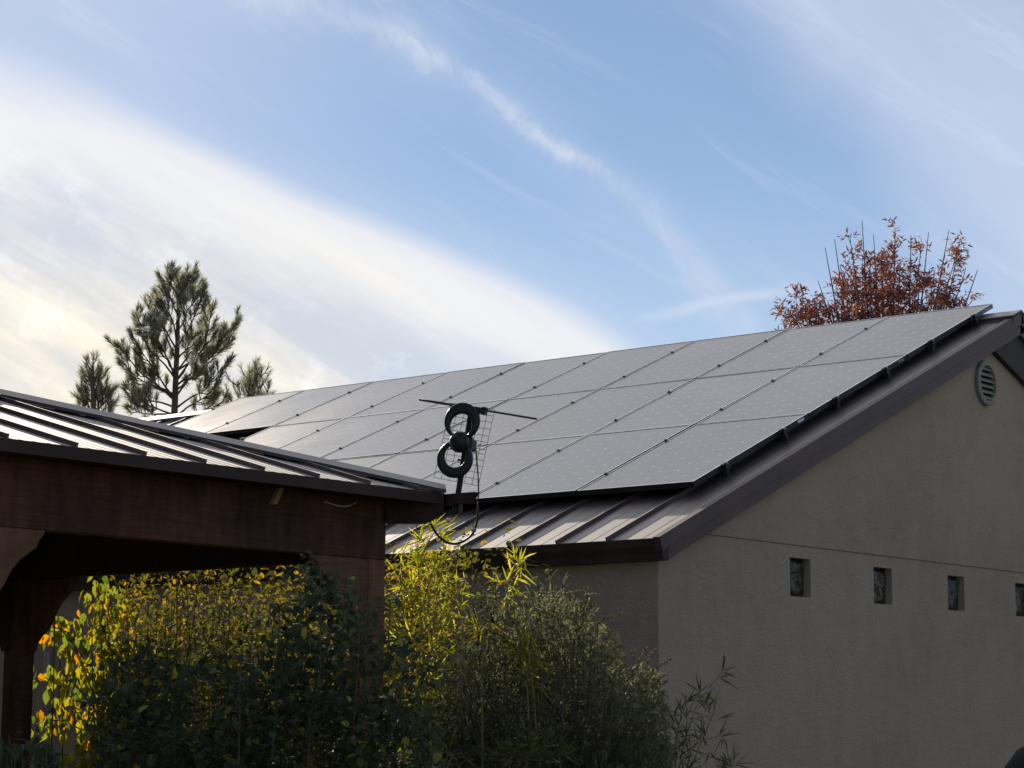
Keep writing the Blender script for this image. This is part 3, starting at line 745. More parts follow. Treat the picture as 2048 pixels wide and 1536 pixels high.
# ---- red tree behind the ridge
def red_tree():
    dist = 27.5; b0 = at(1775, 900, dist)
    t = thing('autumn_tree', 'autumn tree with rust red leaves and bare upright twigs behind the roof ridge', 'tree', (b0.x, b0.y, 0))
    tr, fo = MB(), MB()
    base = V((b0.x, b0.y, 0)); fork = at(1775, 820, dist); tr.tube([base, lerp(base, fork, .5), fork], [.17, .14, .11], 8)
    stems = [(1650, 495, 0), (1669, 478, .3), (1724, 441, 0), (1747, 469, .5), (1857, 464, .2), (1898, 460, -.2), (1636, 562, .2), (1955, 540, .1), (1932, 537, .4), (1700, 475, -.4), (1790, 455, .3), (1822, 470, -.3), (1843, 490, .6),
             (1920, 480, .3), (1600, 600, -.3), (1575, 620, .2), (1740, 520, -.6), (1690, 560, .6), (1762, 505, .7), (1800, 520, -.7), (1870, 540, .7), (1720, 600, -.8), (1905, 570, -.6), (1762, 500, 0), (1655, 600, 0), (1840, 560, -.9), (1780, 570, 1), (1680, 530, 0), (1910, 520, 0), (1625, 598, .3)]
    bare = {(1650, 495), (1669, 478), (1724, 441), (1747, 469), (1898, 460), (1636, 562), (1955, 540), (1857, 464)}
    def compound(p, d, big=1.):
        # pinnate leaf: leaflets along a rachis
        d = (d + V((0, 0, -.15))).normalized(); L = rnd.uniform(.12, .2)*big; tm = tint(.45, .3)
        for i in range(rnd.randint(4, 7)):
            f = (i+1)/7; q = p+d*L*f
            s = rdir(); s = (s - d*s.dot(d)).normalized(); ld = (d*.7+s*.8+V((0, 0, -.15))).normalized()
            fo.leaf(q, ld, rdir(), rnd.uniform(.060, .095)*big, .021*big, min(1, max(0, tm+rnd.uniform(-.15, .15))), .2, .1)
    for (u, v, dd) in stems:
        tip = at(u, v, dist+dd); st = at(1775+(u-1775)*.55, 760, dist+dd*.5)
        mid = lerp(st, tip, .5)+V((rnd.uniform(-.04, .04), rnd.uniform(-.04, .04), 0))
        tr.tube([fork, st, mid, tip], [.05, .022, .011, .0045], 5)
        lo, hi = (.0, .62) if (u, v) in bare else (.0, 1.)
        L = (tip-st).length
        for j in range(int(6+L*13)):
            f = lo+(hi-lo)*rnd.random()**1.25
            p = lerp(st, mid, f*2) if f < .5 else lerp(mid, tip, f*2-1)
            d = rdir(.75); w = rnd.uniform(.05, .34)*(1.05-f*.7)
            e = p+d*w
            if rnd.random() < .5: tr.tube([p, e], [.005, .003], 3)
            for _ in range(3): compound(e, (d+rdir()*.9).normalized())
    for _ in range(320):                                         # filled lower crown
        u = rnd.gauss(1775, 78); lim = 600+abs(u-1775)*.30 - 40*math.cos((u-1775)/40)
        v = rnd.uniform(lim-55, 735)
        if not 1560 < u < 1945: continue
        compound(at(u, v, dist+rnd.uniform(-1.0, 1.0)), rdir(.2))
    for _ in range(170):
        u = rnd.uniform(1562, 1655); v = rnd.uniform(612+abs(u-1612)*.4, 700); compound(at(u, v, dist+rnd.uniform(-.5, .5)), rdir(.4))
    part(tr, 'trunk', MT['twig'], t); part(fo, 'crown', MT['redleaf'], t)
red_tree()

# ---- shrubs
def pix(p):
    d = p-CAM; z = d.dot(FW); return 1024+FPX*d.dot(RT)/z, 768-FPX*d.dot(UP)/z
def finish(t, tr, fo, m_leaf, m_stem='stem', extra=()):
    part(tr, 'stems', MT[m_stem], t); part(fo, 'foliage', MT[m_leaf], t)
    for mb, nme, m in extra: part(mb, nme, MT[m], t)
def dark_shrub():
    b = at(470, 1536, 10.4)
    t = thing('rose_shrub', 'tall dark leafy shrub in shade in front of the pergola opening', 'shrub', (b.x, b.y, 0))
    tr, fo = MB(), MB()
    outline = [(190, 1420), (215, 1345), (260, 1310), (300, 1290), (340, 1330), (400, 1345), (455, 1320), (500, 1290), (540, 1230), (575, 1160), (600, 1132), (640, 1128), (668, 1150), (690, 1190), (715, 1165), (750, 1165), (785, 1190), (815, 1240), (850, 1330), (880, 1400)]
    stem_t = [(612, 1128, 0), (640, 1140, .2), (560, 1230, -.2), (690, 1180, .1), (740, 1165, 0), (780, 1200, .2), (500, 1290, 0), (440, 1320, .3), (300, 1290, .2), (255, 1312, 0), (345, 1335, -.3), (230, 1350, .1), (640, 1230, -.3), (720, 1240, -.2), (590, 1270, .3), (395, 1350, .0), (830, 1290, .1), (480, 1330, -.4), (545, 1300, .4), (665, 1200, .3), (270, 1240, .2)]
    def spray(p, d):
        for i in range(rnd.randint(3, 6)):
            dd = (d*.4+rdir()).normalized(); dd.z -= .1
            fo.leaf(p+rdir()*.05, dd, V((rnd.uniform(-.6, .6), rnd.uniform(-.6, .6), 1)), rnd.uniform(.035, .062), rnd.uniform(.030, .044), tint(.45, .22) if rnd.random() < .965 else 1., .3, .18)
    for (u, v, dd) in stem_t:
        top = at(u, v, 10.3+dd); u2 = 470+(u-470)*.7; g = at(u2, 1536, 10.4+dd*.6); g = V((g.x, g.y, 0))
        pts = wobble(g, top, 9, .035); tr.tube(pts, [.012-.009*i/(len(pts)-1) for i in range(len(pts))], 5)
        for i in range(30):
            f = .45+.55*rnd.random(); k = int(f*(len(pts)-1)); k = min(k, len(pts)-2); p = lerp(pts[k], pts[k+1], rnd.random())
            d = rdir(.2); L = rnd.uniform(.03, .20)*(1.15-.5*f)
            tr.tube([p, p+d*L], [.003, .002], 3); spray(p+d*L, d)
    for _ in range(1350):
        u = rnd.uniform(190, 880); lim = inter(outline, u)
        v = lim + (1600-lim)*(rnd.random()**.72)
        if rnd.random() < .62*(1-min(1, (v-lim)/260)): continue
        if math.sin(u*.021+v*.013)+math.sin(v*.031-u*.012) > 1.15: continue
        spray(at(u, v, rnd.uniform(9.85, 11.05)), rdir(.1))
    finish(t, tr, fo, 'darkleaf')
dark_shrub()

def hedge():
    t = thing('hedge_shrub', 'sunlit olive and gold small leaved shrub seen through the pergola opening', 'shrub', (-2.0, 2.0, 0))
    tr, fo = MB(), MB()
    for _ in range(60):
        x, y = rnd.uniform(-2.8, -1.6), rnd.uniform(.4, 3.6); g = V((x, y, 0)); top = V((x+rnd.uniform(-.3, .3), y+rnd.uniform(-.3, .3), rnd.uniform(1.9, 2.75)))
        tr.tube(wobble(g, top, 6, .05), [.012, .011, .010, .008, .006, .005, .003], 4)
    for _ in range(17000):
        y = rnd.uniform(.25, 3.75); x = rnd.uniform(-2.95, -1.5); z = rnd.uniform(1.0, 2.45+.3*math.sin(y*2.3+x*3)+.12*math.sin(y*7))
        d = rdir(.1); m = .42+.22*math.sin(y*3.1+z*2)+.2*math.sin(x*9+y*5)*math.sin(z*8)
        if pix(V((x, y, z)))[0] < 212+30*math.sin(z*11): continue
        if math.sin(x*13+1)*math.sin(y*9+z*3)+math.sin(z*12+y*4) < -.75: continue
        for _k in range(2):
            big = rnd.choice((.8, .9, 1., 1., 1.25, 1.6))
            fo.leaf(V((x, y, z))+rdir()*.05, (d+rdir()*.8), V((rnd.uniform(-1, 1), rnd.uniform(-1, 1), .8)), rnd.uniform(.026, .044)*big, rnd.uniform(.014, .026)*big, tint(m, .25), .25, .2)
    finish(t, tr, fo, 'oliveleaf')
hedge()

def vine():
    b = V((-2.55, 3.55, 0))
    t = thing('vine', 'sunlit yellow and lime heart leaved vine beside the rear pergola post', 'vine', tuple(b))
    tr, fo = MB(), MB()
    D = 15.05
    paths = [[(230, 1560), (222, 1450), (205, 1330), (200, 1230), (192, 1160)], [(235, 1560), (190, 1400), (160, 1320), (140, 1270), (108, 1255), (85, 1250)], [(235, 1560), (200, 1480), (150, 1445), (110, 1440), (72, 1448)],
             [(230, 1560), (190, 1420), (150, 1400), (115, 1370), (72, 1345)], [(240, 1560), (215, 1400), (180, 1350), (150, 1300), (150, 1262)], [(235, 1570), (195, 1500), (165, 1510), (140, 1530)], [(240, 1560), (235, 1380), (215, 1260), (225, 1180)], [(230, 1560), (180, 1460), (175, 1400), (120, 1340)]]
    for pth in paths:
        dd = rnd.uniform(-.25, .25)
        P = smooth_path([at(u, v, D+dd) for u, v in pth], 5); g = V((P[0].x, P[0].y, 0))
        tr.tube([g]+P, [.009]+[.008-.005*i/len(P) for i in range(len(P))], 5)
        for p in P[2:]:
            for _ in range(rnd.randint(2, 4)):
                q = p + rdir()*.09; d = V((rnd.uniform(-.5, .5), rnd.uniform(-.5, .5), -1))
                fo.leaf(q, d, rdir(), rnd.uniform(.055, .105), rnd.uniform(.040, .066), tint(.45, .28), .3, .15)
    for (u, v) in ((72, 1250), (78, 1262), (92, 1268)):
        fo.leaf(at(u, v, D-.1), V((.2, 0, -1)), toC, .09, .07, 1., .2, .1)
    for _ in range(260):
        u = rnd.gauss(212, 22); v = rnd.uniform(1170, 1536)
        if u < 66: continue
        fo.leaf(at(u, v, D+rnd.uniform(-.3, .4)), V((rnd.uniform(-.6, .6), rnd.uniform(-.6, .6), -1)), rdir(), rnd.uniform(.04, .09), rnd.uniform(.03, .055), tint(.5, .28), .3, .15)
    finish(t, tr, fo, 'vineleaf')
vine()

def bamboo(label, spots, mat, cat='bamboo', L0=.12, dens=9, group=None, bare=0.):
    g0 = at(*spots[0][1][0], spots[0][0]); t = thing('bamboo_plant', label, cat, (g0.x, g0.y, 0), group)
    tr, fo = MB(), MB()
    for dist, pth, spread, k in spots:
        pth = list(pth); P = smooth_path([at(u, v, dist) for u, v in pth], 4); g = V((P[0].x, P[0].y, 0))
        tr.tube([g]+P, [.007]+[.006-.0042*i/len(P) for i in range(len(P))], 5)
        for i, p in enumerate(P):
            f = i/len(P)
            if f < bare: continue
            for _ in range(k):
                d = rdir(.25); e = p+d*rnd.uniform(.02, spread)*(1.2-.6*f)
                tr.tube([p, e], [.0022, .0014], 3)
                for _l in range(rnd.randint(3, 5)):
                    dd = (d*.8+rdir()*.75); dd.z += .05; dd.normalize()
                    fo.blade(e, dd, V((rnd.uniform(-1, 1), rnd.uniform(-1, 1), .7)), L0*rnd.uniform(.65, 1.2), .0098, tint(.42, .22) if rnd.random() < .96 else 1., rnd.uniform(.05, .3))
    finish(t, tr, fo, mat, 'cane')
bamboo('tall yellow green bamboo clump between the pergola post and the butterfly bush',
       [(12.9, [(835, 1560), (838, 1400), (842, 1250), (836, 1120), (832, 1045)], .17, 2), (12.9, [(800, 1560), (800, 1400), (812, 1300), (802, 1200), (800, 1130)], .13, 3),
        (12.9, [(850, 1560), (850, 1380), (868, 1240), (880, 1150), (905, 1108)], .15, 2), (12.9, [(860, 1560), (856, 1400), (880, 1290), (905, 1210), (930, 1162)], .08, 2),
        (12.9, [(820, 1560), (815, 1350), (830, 1180), (850, 1100), (870, 1062)], .13, 3), (12.9, [(790, 1560), (795, 1420), (790, 1330), (805, 1250), (822, 1180)], .13, 3), (12.9, [(830, 1560), (840, 1400), (850, 1290), (850, 1200), (862, 1150)], .15, 3), (12.3, [(810, 1560), (820, 1440), (825, 1350), (815, 1290)], .15, 3)], 'bamleaf', L0=.135)
bamboo('lone yellow bamboo shoot standing out of the top of the butterfly bush',
       [(12.2, [(1010, 1560), (1012, 1350), (1012, 1240), (1016, 1170), (1040, 1120)], .06, 3)], 'bamleaf', L0=.11, bare=.55)
bamboo('drooping yellow bamboo spray in the middle of the butterfly bush',
       [(12.0, [(1075, 1560), (1070, 1420), (1062, 1340), (1055, 1300), (1035, 1290)], .08, 2), (12.0, [(1060, 1560), (1056, 1400), (1048, 1340), (1040, 1310)], .10, 2), (12.0, [(965, 1560), (965, 1320), (968, 1265), (972, 1245)], .06, 1)], 'bamleaf', L0=.13, bare=.4)
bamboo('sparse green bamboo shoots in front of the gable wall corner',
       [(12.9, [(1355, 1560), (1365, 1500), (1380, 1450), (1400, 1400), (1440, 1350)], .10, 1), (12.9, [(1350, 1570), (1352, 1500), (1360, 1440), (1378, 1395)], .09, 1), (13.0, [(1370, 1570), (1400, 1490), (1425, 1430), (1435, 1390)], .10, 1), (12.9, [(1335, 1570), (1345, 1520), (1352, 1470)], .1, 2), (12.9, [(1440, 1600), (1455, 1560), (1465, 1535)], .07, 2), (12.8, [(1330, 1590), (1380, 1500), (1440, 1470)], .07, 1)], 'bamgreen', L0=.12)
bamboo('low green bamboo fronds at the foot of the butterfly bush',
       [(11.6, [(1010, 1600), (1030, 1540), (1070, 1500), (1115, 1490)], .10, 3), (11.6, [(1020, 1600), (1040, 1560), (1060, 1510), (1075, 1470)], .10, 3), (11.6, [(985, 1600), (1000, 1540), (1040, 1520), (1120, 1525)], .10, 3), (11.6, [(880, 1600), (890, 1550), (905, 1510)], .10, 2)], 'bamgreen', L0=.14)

def butterfly_bush():
    b = at(1110, 1536, 12.55)
    t = thing('butterfly_bush', 'broad grey green bush with brown seed spikes before the house corner', 'bush', (b.x, b.y, 0))
    tr, fo, spk = MB(), MB(), MB()
    outline = [(850, 1440), (880, 1370), (920, 1310), (955, 1260), (990, 1215), (1030, 1190), (1070, 1200), (1100, 1185), (1140, 1200), (1180, 1225), (1215, 1260), (1240, 1300), (1255, 1345), (1280, 1330), (1310, 1345), (1330, 1400), (1338, 1480), (1345, 1560)]
    tops = [(1100, 1140), (1075, 1155), (1125, 1165), (1175, 1188), (990, 1155), (975, 1190), (945, 1205), (1005, 1165), (1060, 1180), (1150, 1185)]
    spikes = [((1120, 1230), (1155, 1178)), ((1195, 1245), (1242, 1226)), ((1165, 1220), (1190, 1210)), ((1190, 1295), (1235, 1272)), ((1265, 1340), (1296, 1293)), ((1280, 1345), (1312, 1298)), ((1290, 1350), (1342, 1318)), ((1285, 1370), (1333, 1350)), ((1090, 1230), (1120, 1190)), ((1010, 1240), (1030, 1205)), ((950, 1265), (985, 1228)), ((1140, 1250), (1170, 1228)), ((1060, 1235), (1085, 1200)), ((1300, 1380), (1335, 1362)), ((1210, 1300), (1245, 1290)), ((1225, 1330), (1270, 1300)), ((930, 1300), (945, 1262)), ((1040, 1225), (1060, 1188)), ((1180, 1260), (1210, 1235)), ((1250, 1380), (1290, 1345)), ((980, 1225), (1000, 1200)), ((1130, 1215), (1140, 1195))]
    def whorl(p, d, s=1., mu=.45):
        for i in range(rnd.randint(4, 6)):
            dd = (d*.35+rdir()).normalized()
            fo.leaf(p+rdir()*.015, dd, V((rnd.uniform(-.5, .5), rnd.uniform(-.5, .5), 1)), rnd.uniform(.035, .065)*s, rnd.uniform(.012, .020)*s, tint(mu, .2), .3, .25)
    G = at(1120, 1536, 12.55)
    for u, v in tops:
        dist = 12.5+rnd.uniform(-.2, .2); top = at(u, v, dist); g = V((G.x+rnd.uniform(-.2, .2), G.y+rnd.uniform(-.2, .2), 0)); P = wobble(g, top, 9, .03)
        tr.tube(P, [.010-.007*i/9 for i in range(10)], 5)
        for i in range(14):
            f = .8+.2*i/13; k = min(8, int(f*9)); p = lerp(P[k], P[k+1], f*9-k); whorl(p, V((0, 0, 1)), 1.05, .3)
    for (u, v), (u2, v2) in spikes:
        dist = 12.4+rnd.uniform(-.3, .3); p, e = at(u, v, dist), at(u2, v2, dist-.05); tr.tube([G*0+V((p.x, p.y, p.z-.35)), p, e], [.005, .004, .0018], 4)
        for i in range(60):
            f = rnd.random(); q = lerp(p, e, .2+.8*f); w = .019*(1-.75*f)
            spk.leaf(q+rdir()*w, rdir(.3), rdir(), rnd.uniform(.010, .018), .008, tint(.5, .25), .2, .1)
    for _ in range(260):
        u = rnd.uniform(860, 1335); lim = inter(outline, u); top = at(u, lim+rnd.uniform(0, 200), 12.5+rnd.uniform(-.6, .5)); P = wobble((G.x+rnd.uniform(-.4, .4), G.y+rnd.uniform(-.4, .4), .0), top, 5, .05)
        tr.tube(P, [.008, .007, .006, .005, .004, .002], 4)
    for _ in range(4300):
        u = rnd.uniform(850, 1340); lim = inter(outline, u); v = lim-6+(1610-lim)*rnd.random()**.85
        if rnd.random() < .38*(1-min(1, (v-lim)/90)): continue
        m = .5 if rnd.random() < .97 else .97
        whorl(at(u, v, 12.5+rnd.uniform(-.65, .6)), rdir(.35), .92, m)
    finish(t, tr, fo, 'buddleia', 'twig', [(spk, 'seed_spikes', 'spike')])
butterfly_bush()

def low_plant():
    b = at(60, 1536, 9.6)
    t = thing('low_plant', 'low dark green plant at the foot of the rear pergola post', 'plant', (b.x, b.y, 0))
    tr, fo = MB(), MB()
    for _ in range(34):
        u = rnd.uniform(-10, 150); top = at(u, rnd.uniform(1488, 1540)-(20 if u < 30 else 0), 9.6+rnd.uniform(-.3, .3)); g = V((b.x+rnd.uniform(-.15, .15), b.y+rnd.uniform(-.15, .15), 0)); P = wobble(g, top, 6, .03)
        tr.tube(P, [.006, .006, .005, .004, .004, .003, .002], 4)
        for _k in range(9): fo.leaf(lerp(P[-2], P[-1], rnd.random())+rdir()*.05, rdir(-.1), V((0, 0, 1)), rnd.uniform(.06, .10), rnd.uniform(.03, .045), tint(.4, .2), .3, .2)
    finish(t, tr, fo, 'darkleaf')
low_plant()

# ---- unseen broad trees added on the left to shade the house side
def shade_tree():
    t = thing('broad_tree', 'x', 'tree', (0, 0, 0), 'unseen trees added to shade the house side')
    tr, fo = MB(), MB()
    tr.tube(wobble((0, 0, 0), (.1, .1, 3.2), 5, .05), [.2, .18, .16, .15, .14, .12], 8)
    for i in range(16):
        a = i*2.4; p = V((0, 0, 1.6+i*.13)); e = p+V((math.cos(a)*1.5, math.sin(a)*1.5, .6+i*.16)); tr.tube(wobble(p, e, 4, .08), [.07, .055, .04, .03, .015], 5)
    for _ in range(8500):
        d = rdir(); r = rnd.random()**.4*(1+.12*math.sin(d.x*7+d.z*5)); p = V((d.x*1.8*r, d.y*1.8*r, 3.7+d.z*3.4*r))
        if rnd.random() < .15: continue
        fo.leaf(p, rdir(-.2), rdir(.5), rnd.uniform(.13, .22), rnd.uniform(.07, .12), tint(.45, .2), .25, .2)
    finish(t, tr, fo, 'darkleaf', 'bark'); return t
st0 = shade_tree()
for i, (x, y, rz, wh) in enumerate([(-7.0, 5.8, 0, 'nearest the pergola'), (-6.4, 9.6, 1.3, 'behind the one nearest the pergola'), (-9.4, 2.2, 2.4, 'closest to the camera'), (-6.0, 14.0, 4., 'farthest from the camera'), (-5.7, 7.6, 5., 'filling the gap beside the nearest'), (-5.2, 11.7, .4, 'second farthest from the camera')]):
    o = st0 if i == 0 else copy_tree(st0)
    o.scale = (1.2, 1.2, 1.3); o.location = (x, y, 0); o.rotation_euler = (0, 0, rz); tag(o, 'unseen broad tree added for shade left of the picture, %s' % wh)
for x, y, rz, wh in [(12, -10.5, .7, 'nearest the gable wall'), (16.5, -12.5, 2.1, 'in the middle of the three'), (21, -15, 3.3, 'farthest from the gable wall')]:
    o = copy_tree(st0); o.location = (x, y, 0); o.rotation_euler = (0, 0, rz); o.scale = (1.3, 1.3, .72)
    o['group'] = 'dark trees facing the gable wall'; tag(o, 'broad dark tree right of the picture, %s' % wh)

# ---- covered grill whose shoulder enters the lower right corner
c = at(2122, 1560, 12.0)
gr = thing('covered_grill', 'rounded dark grill cover showing at the lower right corner', 'grill', (c.x, c.y, 0))
mb = MB(); prof = [(.34, 0), (.345, .4), (.335, .9), (.34, 1.14), (.325, 1.27), (.29, 1.38), (.22, 1.475), (.12, 1.53), (.03, 1.545), (.0, 1.547)]
cols = 40
vs = [(c.x+r*(1+.02*math.sin(6*t))*math.cos(t), c.y+r*(1+.02*math.sin(6*t))*math.sin(t), z) for r, z in prof for t in [2*math.pi*j/cols for j in range(cols)]]
mb.add(vs, [(i*cols+j, i*cols+(j+1) % cols, (i+1)*cols+(j+1) % cols, (i+1)*cols+j) for i in range(len(prof)-1) for j in range(cols)])
part(mb, 'cover', MT['cover'], gr, True)
mb = MB(); ring_ = [(c.x+.349*math.cos(2*math.pi*j/24), c.y+.349*math.sin(2*math.pi*j/24), .42) for j in range(25)]
mb.tube(ring_, .012, 6); part(mb, 'drawstring', MT['cable'], gr, True)

# ------------------------------------------------------------------ light and sky
SAZ, SEL = R_(32), R_(21)
SD = V((math.sin(SAZ)*math.cos(SEL), math.cos(SAZ)*math.cos(SEL), math.sin(SEL)))
sl = bpy.data.lights.new('sun', 'SUN'); sl.energy = 4.8; sl.angle = R_(.5); sl.color = (1.0, .86, .68)
so = bpy.data.objects.new('sun', sl); COL.objects.link(so); so.rotation_euler = SD.to_track_quat('Z', 'Y').to_euler(); so.location = (0, 0, 30)
wd = bpy.data.worlds.new('World'); sc.world = wd; wd.use_nodes = True
nt = wd.node_tree; nt.nodes.clear()
out = N(nt, 'ShaderNodeOutputWorld'); bg = N(nt, 'ShaderNodeBackground'); SKY = .05; bg.inputs[1].default_value = SKY
nt.links.new(bg.outputs[0], out.inputs[0])
sky = N(nt, 'ShaderNodeTexSky', sky_type='NISHITA'); sky.sun_disc = False; sky.sun_elevation = SEL; sky.sun_rotation = SAZ
sky.air_density = 1.0; sky.dust_density = 0.0; sky.ozone_density = 4.0; sky.altitude = 50
dirn = N(nt, 'ShaderNodeTexCoord').outputs['Generated']
def dotc(vec):
    n = N(nt, 'ShaderNodeVectorMath', operation='DOT_PRODUCT'); nt.links.new(dirn, n.inputs[0]); n.inputs[1].default_value = vec; return n.outputs['Value']
m_ = lambda op, a, b=None, c=None, clamp=False: mathn(nt, op, a, b, c, clamp)
# clouds live at infinity: directions are laid out on a chart tangent to heading 51 deg, elevation 9 deg
f_ = m_('MAXIMUM', dotc(FW), .15)
cu = m_('MULTIPLY_ADD', m_('DIVIDE', dotc(RT), f_), FPX/1000, 1.024)
cv = m_('MULTIPLY_ADD', m_('DIVIDE', dotc(UP), f_), -FPX/1000, .768)
front = m_('MULTIPLY_ADD', dotc(FW), 3.3, -1.0, True)
def vec2(a, b):
    n = N(nt, 'ShaderNodeCombineXYZ')
    for k, x in enumerate((a, b)):
        if isinstance(x, (int, float)): n.inputs[k].default_value = x
        else: nt.links.new(x, n.inputs[k])
    return n.outputs[0]
def rot2(ang, sx, sy):
    c, s = math.cos(ang), math.sin(ang)
    a = m_('ADD', m_('MULTIPLY', cu, c*sx), m_('MULTIPLY', cv, s*sx))
    b = m_('ADD', m_('MULTIPLY', cu, -s*sy), m_('MULTIPLY', cv, c*sy))
    return vec2(a, b)
def curve(x, pts, lo, hi):                       # piecewise smooth function of x over [lo,hi]
    n = N(nt, 'ShaderNodeFloatCurve'); c = n.mapping.curves[0]
    ys = [p[1] for p in pts]; y0, y1 = min(ys), max(ys)
    P = [((px-lo)/(hi-lo), (py-y0)/(y1-y0)) for px, py in pts]
    c.points[0].location = P[0]; c.points[1].location = P[-1]
    for p in P[1:-1]: c.points.new(*p)
    n.mapping.update()
    nt.links.new(m_('DIVIDE', m_('SUBTRACT', x, lo), hi-lo, None, True), n.inputs['Value'])
    return m_('MULTIPLY_ADD', n.outputs[0], y1-y0, y0)
def sstep(x, a, b):
    n = N(nt, 'ShaderNodeMapRange', interpolation_type='SMOOTHSTEP'); n.clamp = True
    nt.links.new(x, n.inputs[0]); n.inputs[1].default_value = a; n.inputs[2].default_value = b; n.inputs[3].default_value = 0; n.inputs[4].default_value = 1
    return n.outputs[0]
def nz(co, sc_, det=5, r=.55, d=0): return noise(nt, co, sc_, det, r, d)
streak = rot2(R_(28), 1., 5.)
n_str = nz(streak, 1.1, 5, .52, .3); n_fine = nz(rot2(R_(28), 2., 9.), 2.5, 6, .65, .4); n_puff = nz(vec2(cu, cv), 9, 7, .62, .5); n_big = nz(vec2(cu, cv), 2.2, 4, .5, .3)
fib = nz(rot2(R_(29), 1., 11.), 2.2, 9, .72, .6)
# great bright band, sharp along its upper edge
edge = curve(cu, [(-.6, -.20), (0, .125), (.2, .195), (.4, .285), (.6, .375), (.8, .455), (1.0, .545), (1.15, .625), (1.25, .69), (1.4, .80), (1.8, 1.05)], -.6, 1.8)
d1 = m_('ADD', m_('SUBTRACT', cv, edge), m_('MULTIPLY_ADD', n_str, .05, -.025))
band_soft = m_('MULTIPLY', sstep(d1, -.11, .10), 1.)
wid = curve(cu, [(-.6, .20), (0, .17), (.45, .055), (.9, .05), (1.25, .06), (1.8, .06)], -.6, 1.8)
band_core = m_('DIVIDE', m_('ADD', d1, m_('MULTIPLY', wid, .35)), wid, None, True)
band = m_('ADD', m_('MULTIPLY', band_soft, .35), m_('MULTIPLY', band_core, m_('MULTIPLY_ADD', n_str, .22, m_('MULTIPLY_ADD', fib, .26, .26))))
thin = m_('MULTIPLY', sstep(d1, .07, .27), m_('SUBTRACT', 1., sstep(m_('ADD', m_('MULTIPLY', n_str, .75), m_('MULTIPLY', n_fine, .25)), .36, .64)))
band = m_('MULTIPLY', band, m_('SUBTRACT', 1., m_('MULTIPLY', thin, .40)))
# contrail
trail = curve(cu, [(.30, -.10), (.54, -.005), (.70, .035), (.78, .07), (.86, .11), (.95, .175), (1.05, .245), (1.15, .312), (1.28, .41), (1.36, .50), (1.44, .60), (1.52, .68), (1.8, .95)], .30, 1.8)
dt = m_('ADD', m_('SUBTRACT', cv, trail), m_('MULTIPLY_ADD', n_puff, .10, -.05))
tw = curve(cu, [(.30, .03), (.6, .036), (.9, .030), (1.1, .024), (1.3, .040), (1.45, .060), (1.8, .06)], .30, 1.8)
tg = m_('POWER', 2.718, m_('MULTIPLY', m_('POWER', m_('DIVIDE', dt, tw), 2.), -1.))
ti = curve(cu, [(.30, .3), (.55, .40), (.7, .30), (.86, .62), (.95, .42), (1.05, .56), (1.15, .50), (1.28, .30), (1.45, .30), (1.56, 0.02), (1.8, .0)], .30, 1.8)
tr_a = m_('MULTIPLY', m_('MULTIPLY', tg, ti), m_('MULTIPLY_ADD', nz(rot2(R_(66), 1., 2.2), 9, 8, .72, .9), 2.1, -.46), None, True)
halo = m_('MULTIPLY', m_('POWER', 2.718, m_('MULTIPLY', m_('POWER', m_('DIVIDE', dt, .09), 2.), -1.)), m_('MULTIPLY', ti, .22))
# small streak low over the roof
s2 = curve(cu, [(1.2, .66), (1.35, .622), (1.45, .598), (1.62, .578), (1.9, .56)], 1.2, 1.9)
g2 = m_('POWER', 2.718, m_('MULTIPLY', m_('POWER', m_('DIVIDE', m_('ADD', m_('SUBTRACT', cv, s2), m_('MULTIPLY_ADD', n_puff, .02, -.01)), .014), 2.), -1.))
i2 = curve(cu, [(1.2, 0), (1.3, .16), (1.45, .34), (1.6, .22), (1.68, 0.01), (1.9, 0)], 1.2, 1.9)
st2 = m_('MULTIPLY', g2, i2)
# thin veil to the upper right and general cirrus haze
rd = m_('ADD', m_('SUBTRACT', cu, m_('MULTIPLY_ADD', cv, .95, 1.50)), m_('MULTIPLY_ADD', n_big, .3, -.15))
veil = m_('MULTIPLY', sstep(rd, -.18, .16), m_('ADD', m_('MULTIPLY_ADD', sstep(rd, .3, .75), -.12, .30), m_('MULTIPLY', nz(rot2(R_(46), 1., 3.), 1.6, 5, .55, .4), .26)))
hz = m_('MULTIPLY_ADD', sstep(cv, .25, .72), .22, .14)
lefth = m_('MULTIPLY', sstep(m_('SUBTRACT', 1.15, cu), 0., 1.15), .44)
wisp = m_('MULTIPLY', sstep(nz(rot2(R_(33), .8, 6.), 1.7, 8, .68, .7), .50, .78), .20)
cirrus = m_('ADD', m_('MULTIPLY', n_str, .10), wisp)
high = m_('MULTIPLY', sstep(m_('MULTIPLY', cv, -1.), .03, .55), m_('MULTIPLY_ADD', n_str, .5, .45))   # unseen cirrus added above the view to brighten the panels' reflections
al = m_('MAXIMUM', m_('MAXIMUM', band, high), m_('MAXIMUM', tr_a, st2))
soft = m_('ADD', m_('ADD', veil, hz), m_('ADD', m_('ADD', lefth, cirrus), halo))
inv = m_('MULTIPLY', m_('SUBTRACT', 1., al), m_('SUBTRACT', 1., m_('MINIMUM', soft, .95)))
alpha = m_('MULTIPLY', m_('SUBTRACT', 1., inv), front)
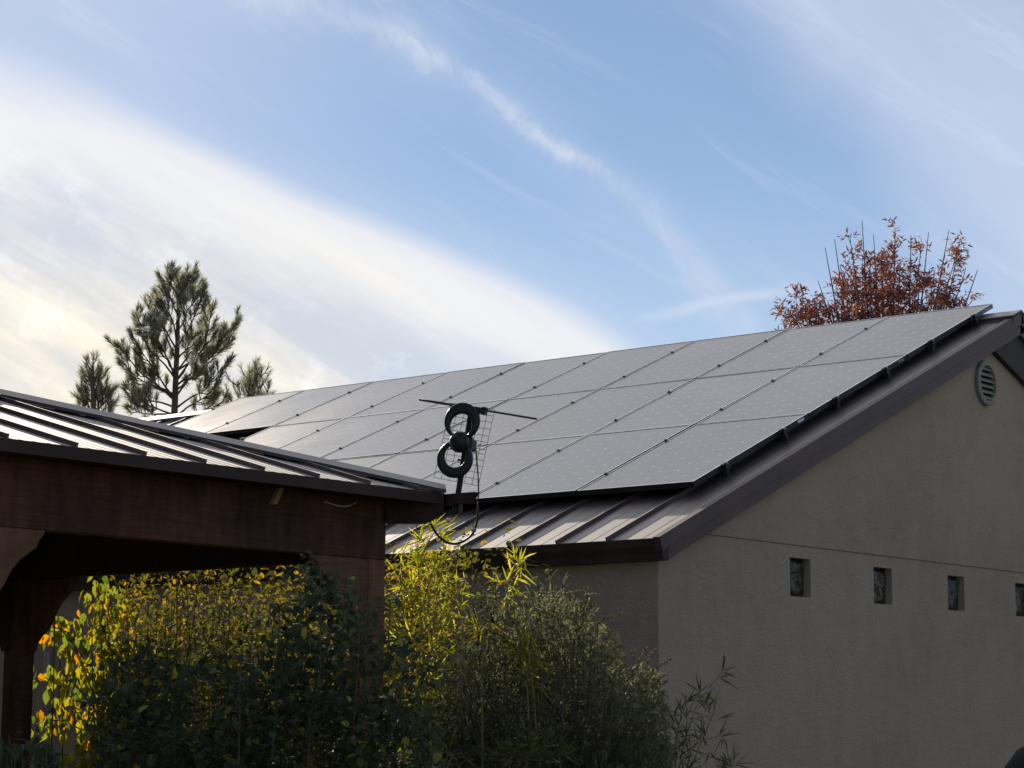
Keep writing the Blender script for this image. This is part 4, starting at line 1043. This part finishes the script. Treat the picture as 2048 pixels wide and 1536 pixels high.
# away from that part of the sky: broken cirrus
sp = N(nt, 'ShaderNodeSeparateXYZ'); nt.links.new(dirn, sp.inputs[0])
zc = m_('MAXIMUM', sp.outputs[2], .12)
pl = vec2(m_('DIVIDE', sp.outputs[0], zc), m_('DIVIDE', sp.outputs[1], zc))
gen = m_('MULTIPLY', sstep(nz(scaled(nt, pl, (1., .35, 1)), .9, 6, .6, .4), .42, .72), .55)
alpha = m_('MAXIMUM', alpha, m_('MULTIPLY', gen, m_('SUBTRACT', 1., front)), None, True)
# cloud colour: near white, warmer low on the sunward side
warm = m_('MULTIPLY', sstep(cv, .34, .76), sstep(m_('SUBTRACT', 1.2, cu), .1, 1.0))
puffs = m_('MULTIPLY', sstep(m_('ADD', n_puff, m_('MULTIPLY', n_str, .5)), .72, .98), sstep(d1, .12, .26))
mixc = N(nt, 'ShaderNodeMix', data_type='RGBA'); nt.links.new(warm, mixc.inputs[0])
CL = .64/SKY
mixc.inputs[6].default_value = (.80*CL, .785*CL, .765*CL, 1); mixc.inputs[7].default_value = (1.02*CL, .90*CL, .68*CL, 1)
veilc = N(nt, 'ShaderNodeMix', data_type='RGBA'); nt.links.new(al, veilc.inputs[0]); veilc.inputs[6].default_value = (.57*CL, .62*CL, .76*CL, 1); nt.links.new(mixc.outputs[2], veilc.inputs[7])
brt = N(nt, 'ShaderNodeMix', data_type='RGBA', blend_type='MULTIPLY'); brt.inputs[0].default_value = 1
nt.links.new(veilc.outputs[2], brt.inputs[6])
bv = m_('MULTIPLY_ADD', high, .30, m_('MULTIPLY_ADD', puffs, .16, m_('MULTIPLY_ADD', thin, -.16, 1.02))); cb = N(nt, 'ShaderNodeCombineColor')
for k in range(3): nt.links.new(bv, cb.inputs[k])
nt.links.new(cb.outputs[0], brt.inputs[7])
fin = N(nt, 'ShaderNodeMix', data_type='RGBA'); nt.links.new(alpha, fin.inputs[0]); nt.links.new(sky.outputs[0], fin.inputs[6]); nt.links.new(brt.outputs[2], fin.inputs[7])
nt.links.new(fin.outputs[2], bg.inputs[0])

sc.view_settings.view_transform = 'Standard'; sc.view_settings.look = 'None'; sc.view_settings.exposure = 0.89; sc.view_settings.gamma = 1
sc.render.engine = 'CYCLES'; sc.cycles.max_bounces = 8; sc.cycles.transparent_max_bounces = 8
sc.cycles.use_denoising = True
